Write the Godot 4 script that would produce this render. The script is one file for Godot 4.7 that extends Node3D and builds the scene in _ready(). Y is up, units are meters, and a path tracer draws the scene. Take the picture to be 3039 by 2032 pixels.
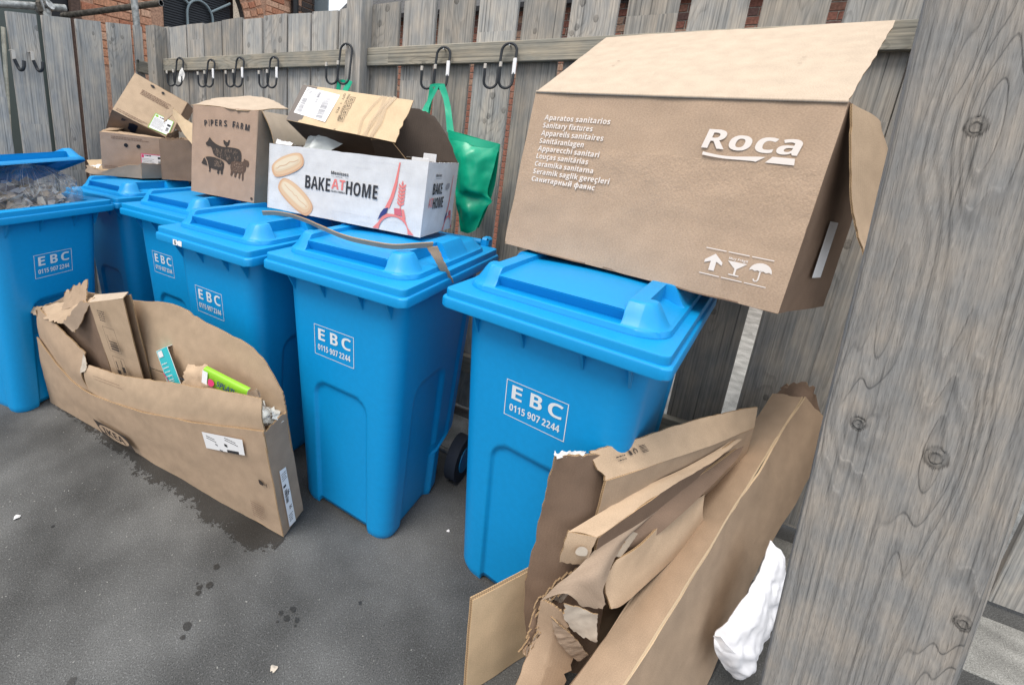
extends Node3D
# Recycling bins in a fenced corner. y up, metres. The back fence runs along x at z = -2.1, the side fence along z at x = -3.47.

var M := {}
var rng := RandomNumberGenerator.new()
var names := {}
var font_bold: SystemFont
var font_reg: SystemFont

# ---------------------------------------------------------------- helpers: nodes
func numbered(called: String) -> String:
	var n: int = names.get(called, 0)
	names[called] = n + 1
	return called if n == 0 else "%s_%03d" % [called, n]

func thing(called: String, label: String, category: String, at := Vector3.ZERO, rot := Vector3.ZERO, group := "") -> Node3D:
	var o := Node3D.new()
	o.name = numbered(called)
	add_child(o)
	o.position = at
	o.rotation = rot
	tag(o, label, category, group)
	return o

func tag(o: Node, label: String, category: String, group := "") -> void:
	o.set_meta("label", label)
	o.set_meta("category", category)
	if group != "":
		o.set_meta("group", group)

func part(called: String, mesh: Mesh, mats, parent: Node, at := Vector3.ZERO, rot := Vector3.ZERO) -> MeshInstance3D:
	var o := MeshInstance3D.new()
	o.name = called
	o.mesh = mesh
	if mats is Array:
		for i in mini(mats.size(), mesh.get_surface_count()):
			o.set_surface_override_material(i, mats[i])
	elif mats != null:
		o.material_override = mats
	o.position = at
	o.rotation = rot
	parent.add_child(o, true)
	return o

func single(called: String, mesh: Mesh, mats, label: String, category: String, group := "", at := Vector3.ZERO, rot := Vector3.ZERO) -> MeshInstance3D:
	var o := part(numbered(called), mesh, mats, self, at, rot)
	tag(o, label, category, group)
	return o

func struct(called: String, mesh: Mesh, mats) -> MeshInstance3D:
	var o := part(numbered(called), mesh, mats, self)
	o.set_meta("kind", "structure")
	return o

# ---------------------------------------------------------------- helpers: meshes
func st_new() -> SurfaceTool:
	var st := SurfaceTool.new()
	st.begin(Mesh.PRIMITIVE_TRIANGLES)
	st.set_smooth_group(-1)
	return st

func done(st: SurfaceTool, smooth := false) -> ArrayMesh:
	if smooth:
		st.index()
	st.generate_normals()
	return st.commit()

func tri(st: SurfaceTool, a: Vector3, b: Vector3, c: Vector3, ua := Vector2.ZERO, ub := Vector2.ZERO, uc := Vector2.ZERO) -> void:
	st.set_uv(ua); st.add_vertex(a)
	st.set_uv(uc); st.add_vertex(c)
	st.set_uv(ub); st.add_vertex(b)

# a b c d counter-clockwise seen from outside
func quad(st: SurfaceTool, a: Vector3, b: Vector3, c: Vector3, d: Vector3, uvs := []) -> void:
	var u: Array = uvs
	if u.is_empty():
		var w := a.distance_to(b)
		var h := a.distance_to(d)
		u = [Vector2(0, h), Vector2(w, h), Vector2(w, 0), Vector2(0, 0)]
	tri(st, a, b, c, u[0], u[1], u[2])
	tri(st, a, c, d, u[0], u[2], u[3])

func box(st: SurfaceTool, lo: Vector3, hi: Vector3, bev := 0.0, uv_off := Vector2.ZERO) -> void:
	# chamfered box, uv in metres
	var c := (lo + hi) / 2
	var e := (hi - lo) / 2
	var ax := [Vector3.RIGHT, Vector3.UP, Vector3.BACK]
	for i in 3:
		for s in [-1.0, 1.0]:
			var n: Vector3 = ax[i] * s
			var t: Vector3 = ax[(i + 1) % 3]
			var b: Vector3 = ax[(i + 2) % 3]
			if s < 0:
				var tmp := t
				t = b
				b = tmp
			var et: float = absf(e.dot(t)) - bev
			var eb: float = absf(e.dot(b)) - bev
			var o: Vector3 = c + n * absf(e.dot(n))
			var q := [o - t * et - b * eb, o + t * et - b * eb, o + t * et + b * eb, o - t * et + b * eb]
			var uv := []
			for p in q:
				var l: Vector3 = p
				uv.append((Vector2(l.z, l.y) if i == 0 else Vector2(l.x, l.z) if i == 1 else Vector2(l.x, l.y)) + uv_off)
			quad(st, q[0], q[1], q[2], q[3], uv)
			if bev > 0.0:
				# the chamfer towards +t and +b neighbours
				for k in 2:
					var m: Vector3 = t if k == 0 else b
					var r: Vector3 = b if k == 0 else t
					var er: float = eb if k == 0 else et
					var em: float = et if k == 0 else eb
					for s2 in [-1.0, 1.0]:
						var p0: Vector3 = o + m * s2 * em - r * er
						var p1: Vector3 = o + m * s2 * em + r * er
						var p2: Vector3 = p1 + m * s2 * bev - n * bev
						var p3: Vector3 = p0 + m * s2 * bev - n * bev
						var half0: Vector3 = (p1 + p2) / 2
						var half1: Vector3 = (p0 + p3) / 2
						var u0 := Vector2(p0.x + p0.z, p0.y) + uv_off
						var u1 := Vector2(p1.x + p1.z, p1.y) + uv_off
						if (p1 - p0).cross(half0 - p0).dot(n + m * s2) > 0:
							quad(st, p0, p1, half0, half1, [u0, u1, u1, u0])
						else:
							quad(st, p1, p0, half1, half0, [u1, u0, u0, u1])

func box_mesh(lo: Vector3, hi: Vector3, bev := 0.0, uv_off := Vector2.ZERO) -> ArrayMesh:
	var st := st_new()
	box(st, lo, hi, bev, uv_off)
	return done(st)

func tube(st: SurfaceTool, pts: Array, r: float, sides := 10, caps := true) -> void:
	var n := pts.size()
	st.set_smooth_group(0 if sides > 4 else -1)
	var up := Vector3.UP
	var d0: Vector3 = (pts[1] - pts[0]).normalized()
	if absf(d0.dot(up)) > 0.9:
		up = Vector3.RIGHT
	var rings := []
	var side := d0.cross(up).normalized()
	for i in n:
		var d: Vector3 = (pts[mini(i + 1, n - 1)] - pts[maxi(i - 1, 0)]).normalized()
		side = (side - d * side.dot(d)).normalized()
		var b := d.cross(side).normalized()
		var ring := []
		for k in sides:
			var a := TAU * k / sides
			ring.append(pts[i] + (side * cos(a) + b * sin(a)) * r)
		rings.append(ring)
	for i in n - 1:
		for k in sides:
			var k2 := (k + 1) % sides
			quad(st, rings[i][k], rings[i][k2], rings[i + 1][k2], rings[i + 1][k])
	st.set_smooth_group(-1)
	if caps:
		for k in range(1, sides - 1):
			tri(st, rings[0][0], rings[0][k + 1], rings[0][k])
			tri(st, rings[n - 1][0], rings[n - 1][k], rings[n - 1][k + 1])

# loops: arrays of the same number of points, going counter-clockwise seen from above while y rises
func loft(st: SurfaceTool, loops: Array, cap_first := false, cap_last := false) -> void:
	var n: int = loops[0].size()
	for j in loops.size() - 1:
		for i in n:
			var i2 := (i + 1) % n
			quad(st, loops[j][i], loops[j][i2], loops[j + 1][i2], loops[j + 1][i])
	for which in 2:
		if (which == 0 and cap_first) or (which == 1 and cap_last):
			var lp: Array = loops[0] if which == 0 else loops[loops.size() - 1]
			var c := Vector3.ZERO
			for p in lp:
				c += p
			c /= n
			for i in n:
				if which == 0:
					tri(st, c, lp[(i + 1) % n], lp[i])
				else:
					tri(st, c, lp[i], lp[(i + 1) % n])

func rrect(hw: float, zf: float, zb: float, r: float, y: float, nx := 12, nz := 12, nc := 6) -> Array:
	# rounded rectangle from the front left corner, counter-clockwise from above: front (+z) edge left to right, right side, back, left
	var out := []
	var cs := [Vector2(hw - r, zf - r), Vector2(hw - r, zb + r), Vector2(-hw + r, zb + r), Vector2(-hw + r, zf - r)]
	for side in 4:
		var a: Vector2 = cs[(side + 3) % 4]
		var b: Vector2 = cs[side]
		var nrm: Vector2 = [Vector2(0, 1), Vector2(1, 0), Vector2(0, -1), Vector2(-1, 0)][side]
		var m: int = nx if side % 2 == 0 else nz
		for i in m:
			var p: Vector2 = a.lerp(b, float(i) / m) + nrm * r
			out.append(Vector3(p.x, y, p.y))
		for i in nc:
			var an: float = PI / 2 - side * PI / 2 - (PI / 2) * float(i) / nc
			out.append(Vector3(b.x + cos(an) * r, y, b.y + sin(an) * r))
	return out

func cr(pts: Array, t: float, lin: bool) -> Vector3:
	var n := pts.size()
	if n == 1:
		return pts[0]
	var s := clampf(t, 0.0, 1.0) * (n - 1)
	var i := mini(int(s), n - 2)
	var f := s - i
	if lin or n == 2:
		return pts[i].lerp(pts[i + 1], f)
	var p0: Vector3 = pts[i - 1] if i > 0 else pts[0] * 2 - pts[1]
	var p3: Vector3 = pts[i + 2] if i + 2 < n else pts[n - 1] * 2 - pts[n - 2]
	return pts[i].cubic_interpolate(pts[i + 1], p0, p3, f)

# a sheet of board through a net of points: rows along v, each row along u. Surfaces: 0 front (u x v), 1 back, 2 cut edges.
# o: lin_u, lin_v, amp (waviness), seed, torn [u0, u1, v0, v1] in metres
func sheet(ctrl: Array, nu: int, nv: int, thick := 0.004, o := {}) -> ArrayMesh:
	var nz := FastNoiseLite.new()
	nz.seed = o.get("seed", 1)
	nz.frequency = o.get("freq", 4.0)
	nz.fractal_octaves = 3
	var tn := FastNoiseLite.new()
	tn.seed = o.get("seed", 1) + 77
	tn.frequency = o.get("torn_freq", 30.0)
	tn.fractal_octaves = 4
	var torn: Array = o.get("torn", [0.0, 0.0, 0.0, 0.0])
	var lu: bool = o.get("lin_u", false)
	var lv: bool = o.get("lin_v", false)
	var at := func(u: float, v: float) -> Vector3:
		var col := []
		for row in ctrl:
			col.append(cr(row, u, lu))
		return cr(col, v, lv)
	var ulen: float = maxf(0.02, at.call(0.0, 0.5).distance_to(at.call(1.0, 0.5)))
	var vlen: float = maxf(0.02, at.call(0.5, 0.0).distance_to(at.call(0.5, 1.0)))
	var P := []
	for j in nv + 1:
		var row := []
		for i in nu + 1:
			var u := float(i) / nu
			var v := float(j) / nv
			var tu0: float = torn[0] / ulen * absf(tn.get_noise_2d(3.0, v * vlen)) * 2.0
			var tu1: float = torn[1] / ulen * absf(tn.get_noise_2d(13.0, v * vlen)) * 2.0
			var tv0: float = torn[2] / vlen * absf(tn.get_noise_2d(23.0, u * ulen)) * 2.0
			var tv1: float = torn[3] / vlen * absf(tn.get_noise_2d(33.0, u * ulen)) * 2.0
			row.append(at.call(lerpf(tu0, 1.0 - tu1, u), lerpf(tv0, 1.0 - tv1, v)))
		P.append(row)
	var N := []
	for j in nv + 1:
		var row := []
		for i in nu + 1:
			var du: Vector3 = P[j][mini(i + 1, nu)] - P[j][maxi(i - 1, 0)]
			var dv: Vector3 = P[mini(j + 1, nv)][i] - P[maxi(j - 1, 0)][i]
			row.append(du.cross(dv).normalized())
		N.append(row)
	var amp: float = o.get("amp", 0.0)
	if amp > 0.0:
		for j in nv + 1:
			for i in nu + 1:
				P[j][i] += N[j][i] * nz.get_noise_3dv(P[j][i]) * amp
	var UV := []
	for j in nv + 1:
		var row := []
		for i in nu + 1:
			row.append(Vector2(0 if i == 0 else row[i - 1].x + P[j][i].distance_to(P[j][i - 1]), 0 if j == 0 else UV[j - 1][i].y - P[j][i].distance_to(P[j - 1][i])))
		UV.append(row)
	var off := Vector2(nz.seed * 0.137, nz.seed * 0.071)
	var mesh := ArrayMesh.new()
	for s in 2:
		var st := st_new()
		st.set_smooth_group(-1 if o.get("flat", false) else 0)
		for j in nv:
			for i in nu:
				var q := [P[j][i], P[j][i + 1], P[j + 1][i + 1], P[j + 1][i]]
				var uv := [UV[j][i] + off, UV[j][i + 1] + off, UV[j + 1][i + 1] + off, UV[j + 1][i] + off]
				if s == 1:
					q = [P[j][i] - N[j][i] * thick, P[j + 1][i] - N[j + 1][i] * thick, P[j + 1][i + 1] - N[j + 1][i + 1] * thick, P[j][i + 1] - N[j][i + 1] * thick]
					uv = [UV[j][i] + off, UV[j + 1][i] + off, UV[j + 1][i + 1] + off, UV[j][i + 1] + off]
				quad(st, q[0], q[1], q[2], q[3], uv)
		if not o.get("flat", false):
			st.index()
		st.generate_normals()
		st.commit(mesh)
	var se := st_new()
	var rim := []
	for i in nu:
		rim.append([0, i, 0, i + 1])
	for j in nv:
		rim.append([j, nu, j + 1, nu])
	for i in nu:
		rim.append([nv, nu - i, nv, nu - i - 1])
	for j in nv:
		rim.append([nv - j, 0, nv - j - 1, 0])
	var run := 0.0
	for e in rim:
		var a: Vector3 = P[e[0]][e[1]]
		var b: Vector3 = P[e[2]][e[3]]
		var a2: Vector3 = a - N[e[0]][e[1]] * thick
		var b2: Vector3 = b - N[e[2]][e[3]] * thick
		var l := a.distance_to(b)
		quad(se, a2, b2, b, a, [Vector2(run, 0), Vector2(run + l, 0), Vector2(run + l, 1), Vector2(run, 1)])
		run += l
	se.generate_normals()
	se.commit(mesh)
	return mesh

func card(outer: String, inner := "", cut := true) -> Array:
	return [M[outer], M[inner if inner != "" else outer], M.card_edge if cut else M[outer]]

# ---------------------------------------------------------------- helpers: print on a flat face (x right, y up, z out)
func p_text(st: SurfaceTool, text: String, x: float, y: float, width: float, cap: float, bold := true, shear := 0.0, turn := 0.0, z := 0.0) -> void:
	var tm := TextMesh.new()
	tm.font = font_bold if bold else font_reg
	tm.font_size = 32
	tm.pixel_size = 0.01
	tm.depth = 0.0
	tm.curve_step = 1.5
	tm.text = "H"
	var base: float = tm.get_aabb().position.y
	var caph: float = tm.get_aabb().size.y
	tm.text = text
	var bb := tm.get_aabb()
	var sy := cap / caph
	var sx := width / bb.size.x if width > 0.0 else sy
	var b := Basis(Vector3(sx, 0, 0), Vector3(shear * sy, sy, 0), Vector3(0, 0, 1))
	var t := Transform3D(Basis(Vector3.BACK, turn), Vector3(x, y, z)) * Transform3D(b, Vector3(-bb.position.x * sx, -base * sy, 0))
	var arr := tm.surface_get_arrays(0)
	var vs: PackedVector3Array = arr[Mesh.ARRAY_VERTEX]
	var idx = arr[Mesh.ARRAY_INDEX]
	var n: int = idx.size() if idx != null else vs.size()
	for k in n:
		var v: Vector3 = t * vs[idx[k] if idx != null else k]
		st.set_normal(Vector3.BACK)
		st.set_uv(Vector2(v.x, v.y))
		st.add_vertex(v)

func p_poly(st: SurfaceTool, pts: PackedVector2Array, z := 0.0) -> void:
	var idx := Geometry2D.triangulate_polygon(pts)
	for k in range(0, idx.size(), 3):
		var a := pts[idx[k]]
		var b := pts[idx[k + 1]]
		var c := pts[idx[k + 2]]
		if (b - a).cross(c - a) < 0:
			var tmp := b
			b = c
			c = tmp
		for q in [a, c, b]:
			st.set_normal(Vector3.BACK)
			st.set_uv(q)
			st.add_vertex(Vector3(q.x, q.y, z))

func p_disc(st: SurfaceTool, c: Vector2, r: float) -> void:
	var o := PackedVector2Array()
	for k in 18:
		o.append(c + Vector2(cos(TAU * k / 18.0), sin(TAU * k / 18.0)) * r)
	p_poly(st, o)

func p_rect(st: SurfaceTool, x0: float, y0: float, x1: float, y1: float, z := 0.0) -> void:
	p_poly(st, PackedVector2Array([Vector2(x0, y0), Vector2(x1, y0), Vector2(x1, y1), Vector2(x0, y1)]), z)

func p_frame(st: SurfaceTool, x0: float, y0: float, x1: float, y1: float, t: float) -> void:
	p_rect(st, x0, y0, x1, y0 + t)
	p_rect(st, x0, y1 - t, x1, y1)
	p_rect(st, x0, y0 + t, x0 + t, y1 - t)
	p_rect(st, x1 - t, y0 + t, x1, y1 - t)

func p_line(st: SurfaceTool, pts: Array, w: float, z := 0.0) -> void:
	for i in pts.size() - 1:
		var a: Vector2 = pts[i]
		var b: Vector2 = pts[i + 1]
		var n := (b - a).orthogonal().normalized() * w / 2
		p_poly(st, PackedVector2Array([a - n, b - n, b + n, a + n]), z)

func p_small(st: SurfaceTool, x: float, y: float, w: float, rows: int, pitch: float, h: float) -> void:
	# small print too fine to read: rows of short strokes
	for r in rows:
		var xx := x
		var end := x + w * rng.randf_range(0.7, 1.0)
		while xx < end:
			var l := rng.randf_range(0.6, 3.0) * h
			p_rect(st, xx, y - r * pitch, minf(xx + l, end + 0.001), y - r * pitch + h)
			xx += l + h * 0.6

func p_bars(st: SurfaceTool, x: float, y: float, w: float, h: float, n: int, upright := true) -> void:
	for i in n:
		var a := float(i) / n
		var t := rng.randf_range(0.3, 0.75) / n
		if upright:
			p_rect(st, x + w * a, y, x + w * (a + t), y + h)
		else:
			p_rect(st, x, y + h * a, x + w, y + h * (a + t))

func curve2(pts: Array, n := 5) -> PackedVector2Array:
	# closed smooth outline
	var out := PackedVector2Array()
	var m := pts.size()
	for i in m:
		for k in n:
			out.append(pts[i].cubic_interpolate(pts[(i + 1) % m], pts[(i + m - 1) % m], pts[(i + 2) % m], float(k) / n))
	return out

func print_on(called: String, st: SurfaceTool, mat: Material, parent: Node, at := Vector3(0, 0, 0.0009), rot := Vector3.ZERO) -> MeshInstance3D:
	return part(called, st.commit(), mat, parent, at, rot)

# ---------------------------------------------------------------- helpers: textures and materials
func lin(r: float, g: float, b: float, a := 1.0) -> Color:
	return Color(r, g, b, a).linear_to_srgb()

func noise_bytes(sd: int, freq: float, w: int, h: int, oct := 3, kind := FastNoiseLite.TYPE_SIMPLEX_SMOOTH, gw := 0, gh := 0) -> PackedByteArray:
	var n := FastNoiseLite.new()
	n.seed = sd
	n.noise_type = kind
	n.frequency = freq
	n.fractal_octaves = oct
	if kind == FastNoiseLite.TYPE_CELLULAR:
		n.fractal_type = FastNoiseLite.FRACTAL_NONE
	var im := n.get_image(gw if gw > 0 else w, gh if gh > 0 else h)
	if gw > 0:
		im.resize(w, h, Image.INTERPOLATE_CUBIC)
	im.convert(Image.FORMAT_L8)
	return im.get_data()

func tex(data: PackedByteArray, w: int, h: int, fmt: int) -> ImageTexture:
	return ImageTexture.create_from_image(Image.create_from_data(w, h, false, fmt, data))

func sstep(a: float, b: float, x: float) -> float:
	var t := clampf((x - a) / (b - a), 0.0, 1.0)
	return t * t * (3.0 - 2.0 * t)

# weathered softwood, grain along v. knots: [u, v, radius] in texture fractions
func wood(sd: int, w: int, h: int, rings: float, knots: Array, size: Vector2, contrast := 1.0) -> Array:
	var streak := noise_bytes(sd, 0.12, w, h, 3, FastNoiseLite.TYPE_SIMPLEX_SMOOTH, w, h / 48)
	var warp := noise_bytes(sd + 1, 0.012, w, h, 2, FastNoiseLite.TYPE_SIMPLEX_SMOOTH, w, h / 14)
	var fine := noise_bytes(sd + 2, 0.5, w, h, 2, FastNoiseLite.TYPE_SIMPLEX_SMOOTH, w, h / 10)
	var blot := noise_bytes(sd + 3, 0.01, w, h, 4)
	var col := PackedByteArray()
	col.resize(w * h * 3)
	var hei := PackedByteArray()
	hei.resize(w * h)
	for y in h:
		var v := float(y) / h
		var near := []
		for k in knots:
			if absf(v - k[1]) * size.y < k[2] * 32.0:
				near.append(k)
		for x in w:
			var i := y * w + x
			var u := float(x) / w
			var t := u * rings + (warp[i] / 255.0 - 0.5) * rings * 0.24
			var dark := 0.0
			var rim := 0.0
			for k in near:
				var dx: float = (u - k[0]) * size.x / k[2]
				var dy: float = (v - k[1]) * size.y / k[2]
				var r2 := (dx * dx + dy * dy * 0.5) * (0.65 + 0.7 * fine[i] / 255.0)
				t += 2.6 * exp(-(dx * dx * 0.055 + dy * dy * 0.008)) * (1.0 if k[0] < 0.5 else -1.0)
				if r2 < 3.0:
					var r := sqrt(r2)
					dark += 0.13 * (1.0 - sstep(0.6, 1.3, r))
					rim += 0.20 * exp(-pow((r - 0.95) / 0.12, 2.0)) * (0.4 + 0.6 * sstep(-0.8, 0.8, dy))
					if r < 0.9:
						t = r * 1.6
			var f := t - floorf(t)
			var late := sstep(0.45, 0.86, f) * (1.0 - sstep(0.9, 1.0, f))
			var s := streak[i] / 255.0 - 0.5
			var g := fine[i] / 255.0 - 0.5
			var bl := blot[i] / 255.0 - 0.5
			var val := 0.78 + contrast * (0.19 * s + 0.12 * g + 0.14 * bl - 0.06 * late) - dark - rim
			if s < -0.30:
				val -= (-0.30 - s) * 1.2
			val = clampf(val, 0.07, 0.95)
			var warm := clampf(0.45 + bl * 1.3 + s * 0.4, 0.0, 1.0)
			col[i * 3] = int(clampf(val * lerpf(0.985, 1.015, warm), 0, 1) * 255)
			col[i * 3 + 1] = int(clampf(val * lerpf(1.0, 0.985, warm), 0, 1) * 255)
			col[i * 3 + 2] = int(clampf(val * lerpf(1.01, 0.945, warm), 0, 1) * 255)
			hei[i] = int(clampf(0.5 + 0.45 * late + 0.35 * g + 0.25 * s - rim * 1.2, 0, 1) * 255)
	return [tex(col, w, h, Image.FORMAT_RGB8), tex(hei, w, h, Image.FORMAT_L8)]

func speckle(sd: int, w: int, h: int, f1: float, a1: float, f2: float, a2: float, base := 0.8, spots := 0.0) -> ImageTexture:
	var n1 := noise_bytes(sd, f1, w, h, 3)
	var n2 := noise_bytes(sd + 1, f2, w, h, 2)
	var n3 := noise_bytes(sd + 2, 0.35, w, h, 1)
	var out := PackedByteArray()
	out.resize(w * h)
	for i in w * h:
		var v := base + a1 * (n1[i] / 255.0 - 0.5) + a2 * (n2[i] / 255.0 - 0.5)
		if spots > 0.0 and n3[i] > 228:
			v -= spots * (n3[i] - 228) / 27.0
		out[i] = int(clampf(v, 0, 1) * 255)
	return tex(out, w, h, Image.FORMAT_L8)

func mat(col: Color, rough := 0.85, o := {}) -> StandardMaterial3D:
	var m := StandardMaterial3D.new()
	m.albedo_color = col
	m.roughness = rough
	m.metallic_specular = o.get("spec", 0.4)
	m.metallic = o.get("metal", 0.0)
	if o.has("tex"):
		m.albedo_texture = o.tex
	if o.has("bump"):
		m.heightmap_enabled = true
		m.heightmap_texture = o.bump
		m.heightmap_scale = o.get("bump_cm", 0.1)
	if o.has("uv"):
		m.uv1_scale = o.uv
	if o.get("vcol", false):
		m.vertex_color_use_as_albedo = true
	if o.get("tri", false):
		m.uv1_triplanar = true
	if o.has("alpha"):
		m.transparency = BaseMaterial3D.TRANSPARENCY_ALPHA
		m.albedo_color.a = o.alpha
	m.cull_mode = BaseMaterial3D.CULL_DISABLED
	return m

func materials() -> void:
	font_bold = SystemFont.new()
	font_bold.font_names = PackedStringArray(["Droid Sans"])
	font_bold.font_weight = 700
	font_reg = SystemFont.new()
	font_reg.font_names = PackedStringArray(["Droid Sans"])
	# weathered boards: three textures, three tones each
	for k in 3:
		var knots := []
		for j in 7:
			knots.append([rng.randf_range(0.08, 0.92), rng.randf_range(0.02, 0.98), rng.randf_range(0.007, 0.014)])
		var wt := wood(11 + k * 10, 256, 1024, 9.0, knots, Vector2(0.25, 2.2))
		for t in 3:
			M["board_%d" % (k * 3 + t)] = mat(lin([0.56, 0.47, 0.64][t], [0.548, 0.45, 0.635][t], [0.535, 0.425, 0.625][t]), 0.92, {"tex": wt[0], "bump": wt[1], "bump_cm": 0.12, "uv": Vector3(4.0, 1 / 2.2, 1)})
		M["rail_%d" % k] = mat(lin(0.48, 0.455, 0.395), 0.92, {"tex": wt[0], "bump": wt[1], "bump_cm": 0.12, "uv": Vector3(4.0, 1 / 2.2, 1)})
	M.sawn = mat(lin(0.42, 0.36, 0.26), 0.9, {"tex": speckle(5, 256, 256, 0.02, 0.4, 0.2, 0.25, 0.75), "uv": Vector3(6, 2, 1)})
	M.lath = mat(lin(0.66, 0.62, 0.50), 0.9, {"tex": speckle(6, 128, 128, 0.03, 0.3, 0.2, 0.2, 0.85), "uv": Vector3(6, 2, 1)})
	# the near post, with its four knots where they sit
	var pw := wood(71, 320, 1280, 9.0, [[0.40, 0.15, 0.0055], [0.22, 0.475, 0.0048], [0.63, 0.484, 0.0068], [0.96, 0.65, 0.005]], Vector2(0.115, 0.8), 0.85)
	M.near_post = mat(lin(0.43, 0.415, 0.405), 0.93, {"tex": pw[0], "bump": pw[1], "bump_cm": 0.20, "uv": Vector3(1 / 0.115, 1 / 0.8, 1)})
	# board and paper
	var fib := speckle(21, 512, 512, 0.012, 0.06, 0.25, 0.14, 0.92, 0.28)
	var fl := PackedByteArray()
	fl.resize(512 * 512)
	var fn := noise_bytes(25, 0.008, 512, 512, 3)
	var fn2 := noise_bytes(26, 0.12, 512, 512, 2)
	for y in 512:
		for x in 512:
			fl[y * 512 + x] = int(clampf(0.5 + 0.13 * sin(x * TAU * 50.0 / 512.0) + 0.35 * (fn[y * 512 + x] / 255.0 - 0.5) + 0.2 * (fn2[y * 512 + x] / 255.0 - 0.5), 0, 1) * 255)
	var flute := tex(fl, 512, 512, Image.FORMAT_L8)
	var kraft := {
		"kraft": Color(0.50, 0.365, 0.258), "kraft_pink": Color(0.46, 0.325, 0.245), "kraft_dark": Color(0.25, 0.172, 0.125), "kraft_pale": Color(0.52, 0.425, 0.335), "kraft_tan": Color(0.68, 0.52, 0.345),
		"kraft_grey": Color(0.38, 0.29, 0.22), "kraft_mid": Color(0.56, 0.415, 0.29), "kraft_painted_shade": Color(0.085, 0.066, 0.055), "card_white": Color(0.74, 0.74, 0.76), "kraft_worn": Color(0.46, 0.38, 0.30)}
	for k in kraft:
		var c: Color = kraft[k]
		M[k] = mat(lin(c.r, c.g, c.b), 0.82, {"tex": fib, "bump": flute, "bump_cm": 0.05, "uv": Vector3(2.2, 2.2, 1), "spec": 0.3})
	# crumpled face of the biggest carton
	var dent := noise_bytes(31, 0.020, 1024, 512, 3)
	var dent2 := noise_bytes(32, 0.09, 1024, 512, 2)
	var dd := PackedByteArray()
	dd.resize(1024 * 512)
	for y in 512:
		var wgt := 0.25 + 0.75 * sstep(250, 30, y)
		for x in 1024:
			dd[y * 1024 + x] = int(clampf(0.5 + wgt * (0.5 * (dent[y * 1024 + x] / 255.0 - 0.5) + 0.34 * (dent2[y * 1024 + x] / 255.0 - 0.5)) + 0.05 * sin(x * TAU / 9.0), 0, 1) * 255)
	M.kraft_dented = mat(lin(0.50, 0.365, 0.265), 0.8, {"tex": fib, "bump": tex(dd, 1024, 512, Image.FORMAT_L8), "bump_cm": 0.22, "uv": Vector3(1 / 0.76, 1 / 0.5, 1), "spec": 0.3})
	var ce := PackedByteArray()
	ce.resize(64 * 32 * 3)
	for y in 32:
		for x in 64:
			var wv := absf((y - 15.5) / 15.5 - 0.75 * sin(x * TAU / 32.0))
			var edge := 1.0 if (y < 5 or y > 26 or wv < 0.24) else 0.62
			for ch in 3:
				ce[(y * 64 + x) * 3 + ch] = int(255 * edge * [0.80, 0.70, 0.58][ch])
	M.card_edge = mat(Color(0.92, 0.88, 0.82), 0.9, {"tex": tex(ce, 64, 32, Image.FORMAT_RGB8), "uv": Vector3(70, 1, 1)})
	M.torn_paper = mat(lin(0.60, 0.53, 0.45), 0.9, {"tex": fib, "uv": Vector3(5, 5, 1)})
	M.white_paper = mat(lin(0.76, 0.76, 0.75), 0.8)
	M.label_white = mat(lin(0.80, 0.80, 0.82), 0.55)
	M.print_white = mat(lin(0.72, 0.66, 0.62), 0.7)
	M.print_dark = mat(lin(0.045, 0.036, 0.032), 0.7)
	M.print_brown = mat(lin(0.10, 0.062, 0.045), 0.7)
	M.print_faint = mat(lin(0.22, 0.14, 0.10), 0.7)
	M.print_grey = mat(lin(0.30, 0.30, 0.33), 0.7)
	M.print_black = mat(lin(0.03, 0.03, 0.035), 0.6)
	M.print_coral = mat(lin(0.70, 0.20, 0.19), 0.6)
	M.print_rose = mat(lin(0.55, 0.12, 0.16), 0.6)
	M.print_navy = mat(lin(0.035, 0.045, 0.17), 0.6)
	M.print_pink = mat(lin(0.68, 0.05, 0.17), 0.6)
	M.bread_crust = mat(lin(0.60, 0.36, 0.22), 0.7)
	M.bread_mid = mat(lin(0.65, 0.45, 0.29), 0.7)
	M.bread_pale = mat(lin(0.68, 0.53, 0.37), 0.7)
	M.green_print = mat(lin(0.12, 0.22, 0.08), 0.8)
	M.lime = mat(lin(0.25, 0.52, 0.035), 0.4)
	M.teal_print = mat(lin(0.05, 0.52, 0.58), 0.4)
	M.navy_tape = mat(lin(0.012, 0.015, 0.03), 0.45)
	M.tape = mat(lin(0.52, 0.40, 0.27), 0.22, {"alpha": 0.35})
	# plastics
	var grain := speckle(41, 256, 256, 0.05, 0.03, 0.5, 0.03, 0.97)
	M.blue = mat(lin(0.0, 0.285, 0.66), 0.46, {"tex": grain, "bump": grain, "bump_cm": 0.003, "uv": Vector3(3, 3, 1), "spec": 0.5})
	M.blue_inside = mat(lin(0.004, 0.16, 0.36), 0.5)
	M.wheel_rubber = mat(lin(0.016, 0.022, 0.035), 0.7)
	M.sticker_white = mat(lin(0.66, 0.70, 0.74), 0.45)
	M.steel = mat(lin(0.55, 0.56, 0.56), 0.38, {"metal": 0.85, "tex": speckle(45, 128, 128, 0.03, 0.4, 0.3, 0.2, 0.8), "tri": true, "uv": Vector3(6, 6, 6)})
	M.galv = mat(lin(0.46, 0.48, 0.48), 0.55, {"metal": 0.35, "tex": speckle(46, 128, 128, 0.03, 0.5, 0.2, 0.2, 0.8), "tri": true, "uv": Vector3(5, 5, 5)})
	M.galv_dirty = mat(lin(0.16, 0.145, 0.125), 0.7, {"metal": 0.2, "tex": speckle(47, 128, 128, 0.03, 0.6, 0.2, 0.3, 0.75), "tri": true, "uv": Vector3(5, 5, 5)})
	M.hook_rubber = mat(lin(0.026, 0.030, 0.036), 0.5)
	M.hook_cap = mat(lin(0.50, 0.47, 0.43), 0.5)
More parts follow.
